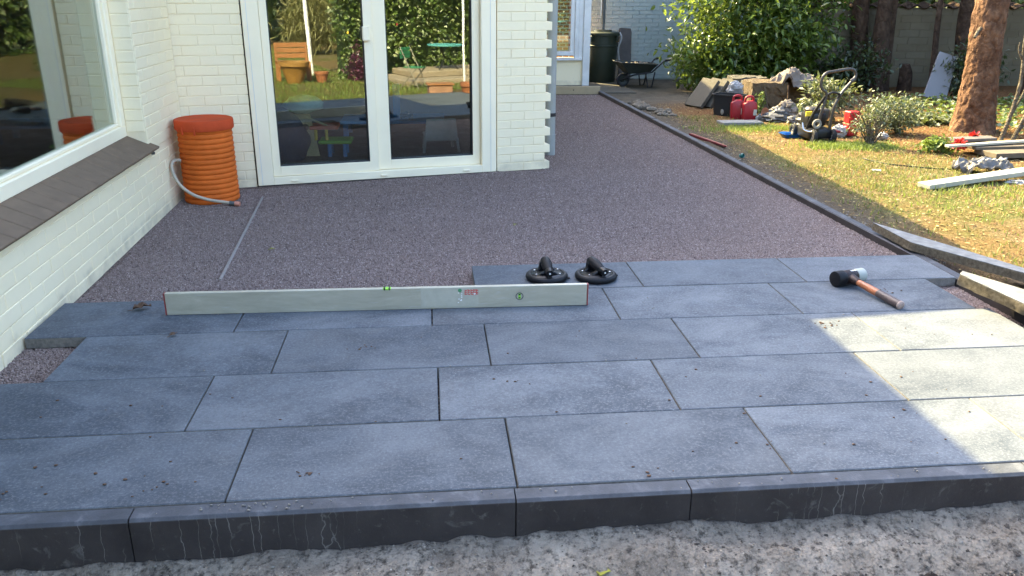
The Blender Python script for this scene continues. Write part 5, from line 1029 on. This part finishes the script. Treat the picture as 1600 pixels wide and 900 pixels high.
# laurel: single leaves in front, the mass behind
t = thing('laurel_bush', 'big glossy laurel bush filling the corner behind the slabs', 'bush', (4.7, 11.95, -.05))
for i in range(9):
    a = random.uniform(0, 6.28); e = (4.7+math.cos(a)*random.uniform(.4, 1.1), 11.9+math.sin(a)*random.uniform(.2, .7), random.uniform(.9, 1.9))
    W('branch', MB().tube(smoothpath([(4.7+.1*math.cos(a), 11.95+.1*math.sin(a), -.06), ((4.7+e[0])/2-.05, (11.95+e[1])/2, e[2]*.5), e], 4), [.028-.002*k for k in range(9)], 7), 'darkbark', t, smooth=60)
foliage('foliage', 'laurel', 12000, (4.66, 11.95, .92), (1.24, .85, 1.25), .105, .40, t, 170, .13, .42, True, zmin=.02, kind='stuff')
foliage('lower_foliage', 'laurel', 3000, (4.0, 11.6, .34), (.66, .50, .44), .10, .40, t, 50, .2, .4, True, zmin=-.02, kind='stuff')
lv = []
for vsd in range(3):
    V, F = leaf_arrays(np.zeros((1, 3)), np.array([[0, 0, 1.]]), np.array([[1., 0, 0]]), np.array([.112]), np.array([.042+.006*vsd]), .18+.1*vsd); lv.append(np_mesh('leaf', V, F, MT['laurelobj']))
P, d = cloud(2600, (4.68, 11.95, .90), (1.28, .90, 1.30), 170, .10, .85); 
sel = np.where((P[:, 2] > .12) & (P[:, 2] < 1.32) & (d[:, 1] < -.25))[0][:300]
for i in sel:
    D = Vector(d[i]+RNG.normal(size=3)*.55+np.array([0, 0, -.35])).normalized(); N = Vector((RNG.normal()*.5-.2, RNG.normal()*.5, 1)); N = (N-D*N.dot(D)).normalized(); s_ = random.uniform(.75, 1.2)
    link('leaf', random.choice(lv), t, frame(D, N.cross(D), N, P[i]) @ Matrix.Scale(s_, 4))
def shrub(label, base, c, r, n, ln, mat, name='shrub', nb=14, bm='palebark', asp=.45, clumps=40, spread=.2, shell=.45, br=.006):
    t = thing(name, label, 'shrub', (base[0], base[1], -.05))
    for i in range(nb):
        q = Vector(c)+Vector((random.uniform(-1, 1)*r[0], random.uniform(-1, 1)*r[1], random.uniform(-.2, .95)*r[2])); b = Vector((base[0]+random.uniform(-.02, .02), base[1]+random.uniform(-.02, .02), -.06))
        W('branch', MB().tube([b, b.lerp(q, .5)+Vector((random.uniform(-.03, .03), 0, .03)), q], [br, br*.7, br*.35], 6), bm, t, smooth=60)
    foliage('foliage', mat, n, c, r, ln, asp, t, clumps, spread, shell, zmin=-.03, kind='stuff')
shrub('rounded grey-green shrub left of the big conifer', (4.80, 8.10), (4.72, 8.12, .14), (.27, .24, .20), 2400, .042, 'greyleaf', nb=16)
shrub('sparse twiggy shrub in front of the red crate', (4.11, 7.36), (4.09, 7.42, .17), (.17, .15, .18), 620, .032, 'greyleaf', nb=26, shell=.4, br=.008)
shrub('pale rhododendron behind the mower', (4.42, 8.95), (4.40, 8.95, .22), (.30, .22, .20), 900, .075, 'greyleaf', nb=12, asp=.4)
shrub('dark evergreen bush beside the leaning panel', (7.25, 10.7), (7.25, 10.75, .32), (.40, .3, .38), 1500, .075, 'darkleaf', nb=10, bm='darkbark')
shrub('dark low bush under the laurel by the back wall', (5.9, 11.5), (5.9, 11.5, .25), (.55, .35, .42), 1500, .08, 'darkleaf', nb=10, bm='darkbark')
shrub('lime green leafy plants left of the red flowers', (4.58, 7.05), (4.58, 7.06, .0), (.19, .09, .07), 420, .045, 'limeleaf', 'leafy_plant', nb=5, asp=.7)
shrub('grass-green weeds in front of the brown bale', (3.86, 9.50), (3.86, 9.50, .06), (.08, .07, .13), 160, .05, 'limeleaf', 'weed_clump', nb=5, asp=.35)
P, d = cloud(1500, (5.35, 8.75, -.01), (.55, .30, .055), 60, .22, .2); k = len(P); P[:, 2] = np.maximum(P[:, 2], -.035)
V, F = small_leaf_arrays(P, np.array([0, 0, 1.])+RNG.normal(size=(k, 3))*.4, RNG.normal(size=(k, 3))*np.array([1, 1, .3]), .045+.03*RNG.random(k), .035+.02*RNG.random(k)); tag(link('ivy_cover', np_mesh('ivy_cover', V, F, MT['greyleaf'])), 'low ivy covering the ground left of the conifer', 'ground cover', None, 'stuff')
P = np.stack([RNG.uniform(5.7, 8.2, 2200), RNG.uniform(8.0, 10.6, 2200), RNG.uniform(-.04, .05, 2200)], 1); k = len(P)
V, F = small_leaf_arrays(P, np.array([0, 0, 1.])+RNG.normal(size=(k, 3))*.5, RNG.normal(size=(k, 3))*np.array([1, 1, .3]), .05+.03*RNG.random(k), .035+.02*RNG.random(k)); tag(link('woodland_cover', np_mesh('woodland_cover', V, F, MT['ivy'])), 'dark leafy ground cover beneath the trees', 'ground cover', None, 'stuff')
# dry stalks
t = thing('dry_stalks', 'bunch of dry seed stalks right of the mower handle', 'plant', (4.72, 8.65, -.05))
for i in range(11):
    b = Vector((4.72+random.uniform(-.18, .2), 8.6+random.uniform(-.08, .08), -.06)); e = b+Vector((random.uniform(-.04, .06), 0, random.uniform(.22, .42)))
    o = W('stalk', MB().tube([b, b.lerp(e, .5), e], .005, 5), 'palebark', t, smooth=60)
    if i % 2 == 0: W('seed_head', MB().ell(e, (.013, .013, .02), 8, 6), 'strawleaf', o, smooth=60)
# saplings on the right
def sapling(label, P0, forks):
    t = thing('sapling', label, 'sapling', (P0[0][0], P0[0][1], -.05)); W('stem', MB().tube(smoothpath(P0, 5), [.022-.0005*i for i in range(5*(len(P0)-1)+1)], 8), 'palebark', t, smooth=60)
    for f_ in forks: W('fork', MB().tube(smoothpath(f_, 5), [.012-.0005*i for i in range(5*(len(f_)-1)+1)], 7), 'palebark', t, smooth=60)
sapling('forked bare sapling just right of the conifer', [(5.58, 7.6, -.06), (5.64, 7.6, .25), (5.665, 7.6, .55), (5.62, 7.6, .92), (5.64, 7.62, 1.4)], [[(5.655, 7.6, .70), (5.585, 7.6, .80), (5.575, 7.6, .88)], [(5.61, 7.6, .12), (5.70, 7.6, .35), (5.74, 7.6, .55), (5.70, 7.6, .66), (5.68, 7.6, .70)], [(5.74, 7.6, .5), (5.79, 7.6, .62), (5.83, 7.6, .66)]])
sapling('slanting pale sapling at the right picture edge', [(5.72, 7.62, -.06), (5.79, 7.62, .15), (5.88, 7.62, .40), (6.0, 7.62, .8)], [[(5.75, 7.62, .02), (5.86, 7.6, .18), (5.97, 7.6, .34)]])

# ------------------------------------------------------------------ grass
k = 90000; x = RNG.uniform(2.66, 6.4, k); y = RNG.uniform(2.3, 9.4, k)
g_ = ghash(x+11, y+4, .9)*.55+ghash(x+2, y+9, 3.1)*.30+ghash(x, y, 9)*.15; near = np.clip((x-2.7)/.35, 0, 1); lit = np.clip((5.75-(.45*y+.62*x)+ghash(x, y, 2))*1.2, 0, 1)
keep = RNG.random(k) < np.clip((g_-.36)*3.4, .05, 1)*near*(.1+.9*lit); x, y = x[keep], y[keep]
blades('lawn_grass', 'grassblade', np.stack([x, y, gz_at(x, y)-.004], 1), .030, .0028, .55, None, 'patchy thin grass on the trodden lawn', 'grass')
k = 2600; cx = RNG.normal(3.95, .22, k); cy = RNG.normal(7.35, .09, k); P1 = np.stack([cx, cy, gz_at(cx, cy)-.003], 1); k = 1500; cx = RNG.normal(3.45, .3, k); cy = RNG.normal(8.45, .12, k); P2 = np.stack([cx, cy, gz_at(cx, cy)-.003], 1)
k = 1100; cx = RNG.normal(4.1, .6, k); cy = RNG.normal(5.3, .35, k); P3 = np.stack([cx, cy, gz_at(cx, cy)-.003], 1)
blades('tall_grass', 'lushgrass', np.concatenate([P1, P2, P3]), .042, .0034, .45, None, 'taller green tufts around mower and white plank', 'grass')
k = 26000; x = RNG.uniform(2.68, 7.4, k); y = RNG.uniform(3.4, 10.5, k); a = RNG.random(k)*6.283; P = np.stack([x, y, gz_at(x, y)+.001], 1); D = np.stack([np.cos(a), np.sin(a), RNG.normal(size=k)*.15], 1)
V, F = small_leaf_arrays(P, np.tile([0, 0, 1.], (k, 1))+RNG.normal(size=(k, 3))*.2, D, .014+.026*RNG.random(k), .004+.011*RNG.random(k)); tag(link('leaf_litter', np_mesh('leaf_litter', V, F, MT['litter'])), 'dry needles and leaf litter strewn over the lawn', 'litter', None, 'stuff')

# ------------------------------------------------------------------ garden behind the camera, mirrored in the glass
k = 60000; y = .9-RNG.random(k)**1.4*12.0; x = RNG.uniform(-1.5, 6.5, k); keep = (y < .55) & ~((y < -1.4) & (x > 2.3+(-y)*.12)); x, y = x[keep], y[keep]
blades('rear_lawn', 'lushgrass', np.stack([x, y, gz_at(x, y)-.004], 1), .05, .005, .5, None, 'green lawn seen mirrored in the glass doors', 'grass')
t = thing('ivy_hedge', 'tall leafy hedge mirrored in the glass doors', 'hedge', (4.0, -2.4, -.2))
W('hedge_core', MB().span((2.55, -2.9, -.2), (7.5, -2.45, 1.75)), 'darkleaf', t)
def hedge(name, x0, x1, y0, y1, z0, z1, n, ln, mat, parent):
    P = np.stack([RNG.uniform(x0, x1, n), RNG.uniform(y0, y1, n), RNG.uniform(z0, z1, n)], 1); P[:, 1] += (ghash(P[:, 0], P[:, 2], 3)-.5)*.28; P[:, 0] += (ghash(P[:, 1], P[:, 2], 4)-.5)*.25
    D = RNG.normal(size=(n, 3))*.8+np.array([0, .8, -.4]); N = RNG.normal(size=(n, 3))*.7+np.array([0, .5, .8]); L = ln*(.6+.7*RNG.random(n)); V, F = small_leaf_arrays(P, N, D, L, L*.6)
    o = link(name, np_mesh(name, V, F, MT[mat]), parent); o['kind'] = 'stuff'
hedge('foliage', 2.35, 7.6, -2.55, -2.15, -.2, 1.85, 15000, .085, 'ivy', t)
t = thing('boundary_hedge', 'dark boundary hedge far behind, mirrored in the glass', 'hedge', (2, -14.5, -.2)); W('hedge_core', MB().span((-16, -16, -.3), (18, -15, 4.5)), 'darkleaf', t); hedge('foliage', -16, 18, -15.1, -14.2, -.2, 4.8, 16000, .22, 'ivy', t)
t = thing('side_hedge', 'dark hedge along the right boundary of the garden', 'hedge', (11.5, 0, -.2)); W('hedge_core', MB().span((11.8, -14, -.3), (12.6, 13, 3.0)), 'darkleaf', t)
n = 12000; P = np.stack([RNG.uniform(11.2, 11.9, n), RNG.uniform(-14, 13, n), RNG.uniform(-.2, 3.3, n)], 1); D = RNG.normal(size=(n, 3))*.8+np.array([-.8, 0, -.4]); N = RNG.normal(size=(n, 3))*.7+np.array([-.5, 0, .8]); V, F = small_leaf_arrays(P, N, D, .2+.1*RNG.random(n), .12+.05*RNG.random(n)); o = link('foliage', np_mesh('foliage', V, F, MT['ivy']), t); o['kind'] = 'stuff'
t = thing('rear_hedge', 'dark trees massed beyond the cream wall', 'hedge', (9, 14.5, -.2)); W('hedge_core', MB().span((6.4, 14.6, -.3), (16, 15.4, 2.2)), 'darkleaf', t)
n = 9000; P = np.stack([RNG.uniform(5.4, 16, n), RNG.uniform(13.2, 14.7, n), RNG.uniform(.3, 2.6, n)], 1); D = RNG.normal(size=(n, 3))*.8+np.array([0, -.8, -.4]); N = RNG.normal(size=(n, 3))*.7+np.array([0, -.5, .8]); V, F = small_leaf_arrays(P, N, D, .14+.1*RNG.random(n), .08+.05*RNG.random(n)); o = link('foliage', np_mesh('foliage', V, F, MT['ivy']), t); o['kind'] = 'stuff'
dtree('tall dark tree far across the lawn, mirrored in the left door', (3.55, -13.0), (3.55, -13.0), .35, .30, (3.5, -13, 6), (2.2, 2.2, 2.2), 2500)
shrub('straw coloured pampas clump mirrored in the left door', (4.0, -8.5), (4.0, -8.5, .55), (.75, .6, .75), 3800, .30, 'strawleaf', 'pampas_grass', nb=6, asp=.07, clumps=90)
def pot(name, label, x, y, r0, r1, h, mat, z=-.2):
    t = thing(name, label, 'pot', (x, y, z)); mb = MB(); mb.lathe([(r0, 0), (r1*.97, h*.80), (r1*1.08, h*.81), (r1*1.08, h), (r1*.95, h), (r1*.88, h*.7)], 28); mb.build('pot_body', mat, t, smooth=40)
    mb = MB(); mb.lathe([(.0001, h*.86), (r1*.94, h*.86)], 24, caps=False); mb.build('soil', 'soilclod', t); return t
pot('glazed_pot', 'large ochre glazed pot mirrored in the left door', 1.50, -2.1, .13, .235, .36, 'ochrepot'); pot('terracotta_pot', 'small terracotta pot mirrored beside the white pole', 1.93, -1.97, .075, .115, .19, 'terracotta')
t = thing('garden_bench', 'orange-brown slatted bench mirrored behind the ochre pot', 'bench', (1.62, -2.62, -.2), .15)
for z in (.42, .51, .60): mb = MB(); mb.box((0, 0, z), (.56, .03, .075)); mb.build('back_slat', 'benchwood', t, bevel=.004)
for y_ in (.06, .16, .26): mb = MB(); mb.box((0, y_, .33), (.56, .085, .025)); mb.build('seat_slat', 'benchwood', t, bevel=.004)
for x_ in (-.26, .26):
    for y_ in (0, .28): mb = MB(); mb.box((x_, y_, .17 if y_ else .32), (.045, .045, .33 if y_ else .64)); mb.build('leg', 'benchwood', t, bevel=.004)
mb = MB(); mb.cyl((2.19, -3.3, -.2), (2.10, -3.3, 2.6), .038, .038, 14); tag(W('white_pole', mb, 'pole', smooth=40), 'slim white pole mirrored in the left door', 'pole')
mb = MB(); mb.cyl((3.06, 1.20, -.2), (3.03, 1.20, 2.4), .018, .018, 12); tag(W('parasol_pole', mb, 'pole', smooth=40), 'thin white pole mirrored in the right door', 'pole')
t = thing('flower_clump', 'purple flowers mirrored at the foot of the hedge', 'flower', (2.60, -2.0, -.2)); foliage('petals', 'purplepetal', 700, (2.60, -2.02, .08), (.17, .12, .32), .05, .6, t, 30, .25, .3, kind='stuff')
mb = MB(); mb.span((2.95, -2.05, -.22), (5.6, -.75, -.12)); mb.span((3.3, -2.1, -.1199), (5.6, -1.2, -.02)); tag(W('stone_terrace', mb, 'patiostone', bevel=.01), 'low sandstone terrace mirrored under the garden chair', 'terrace')
t = thing('folding_chair', 'green slatted folding chair mirrored in the right door', 'chair', (2.93, -.32, -.2), 2.6)
for z in (.50, .56, .62): mb = MB(); mb.box((0, .16, z), (.26, .016, .05)); mb.build('back_slat', 'green', t, bevel=.003)
for y_ in (-.12, -.05, .02, .09): mb = MB(); mb.box((0, y_, .34), (.26, .05, .014)); mb.build('seat_slat', 'green', t, bevel=.003)
for sx in (-1, 1):
    mb = MB(); mb.tube([(sx*.13, -.18, 0), (sx*.13, .0, .34), (sx*.13, .165, .66)], .009, 7); mb.build('back_leg', 'mortarbit', t, smooth=60); mb = MB(); mb.tube([(sx*.12, .20, 0), (sx*.12, .0, .2), (sx*.12, -.13, .335)], .009, 7); mb.build('front_leg', 'mortarbit', t, smooth=60)
t = thing('garden_table', 'round teal topped garden table mirrored in the right door', 'table', (4.05, -1.42, -.02))
mb = MB(); mb.lathe([(.30, .40), (.32, .41), (.32, .43), (.0001, .43)], 32, caps=False); mb.build('table_top', 'tealcloth', t, smooth=40)
for a in (.5, 2.6, 4.7): mb = MB(); mb.tube([(.22*math.cos(a), .22*math.sin(a), 0), (.05*math.cos(a), .05*math.sin(a), .2), (.2*math.cos(a), .2*math.sin(a), .41)], .010, 7); mb.build('leg', 'mowerblack', t, smooth=60)
t = thing('planter_box', 'pale terracotta planter box mirrored in the right door', 'planter', (2.74, 1.02, -.2), .3)
mb = MB(); mb.box((0, 0, .10), (.34, .20, .20), top=(1.06, 1.06)); mb.build('box_body', 'terrapale', t, bevel=.01); mb = MB(); mb.box((0, 0, .212), (.40, .25, .022)); mb.build('rim', 'benchwood', t, bevel=.004)
pot('terracotta_pot', 'taller terracotta pot mirrored at the right door edge', 3.02, 1.42, .085, .125, .26, 'terracotta')
for i, (x_, y_) in enumerate(((2.62, -2.1), (2.9, -2.12), (3.15, -2.13), (2.45, -2.1), (3.4, -2.12), (2.75, -2.11))):
    mb = MB(); mb.ell((x_, y_+.1, .25+.12*i % .55), (.022, .022, .022), 10, 7); tag(W('hanging_bauble', mb, ['whiteprint', 'yellow', 'whiteprint', 'yellow', 'redcan', 'blue'][i], smooth=60), ['white bauble low in the hedge', 'yellow bauble in the hedge', 'white bauble at the terrace end of the hedge', 'yellow bauble at the hedge corner', 'red bauble above the terrace hedge', 'blue bauble in the hedge'][i]+', mirrored in the glass', 'bauble', 'coloured baubles in the hedge')
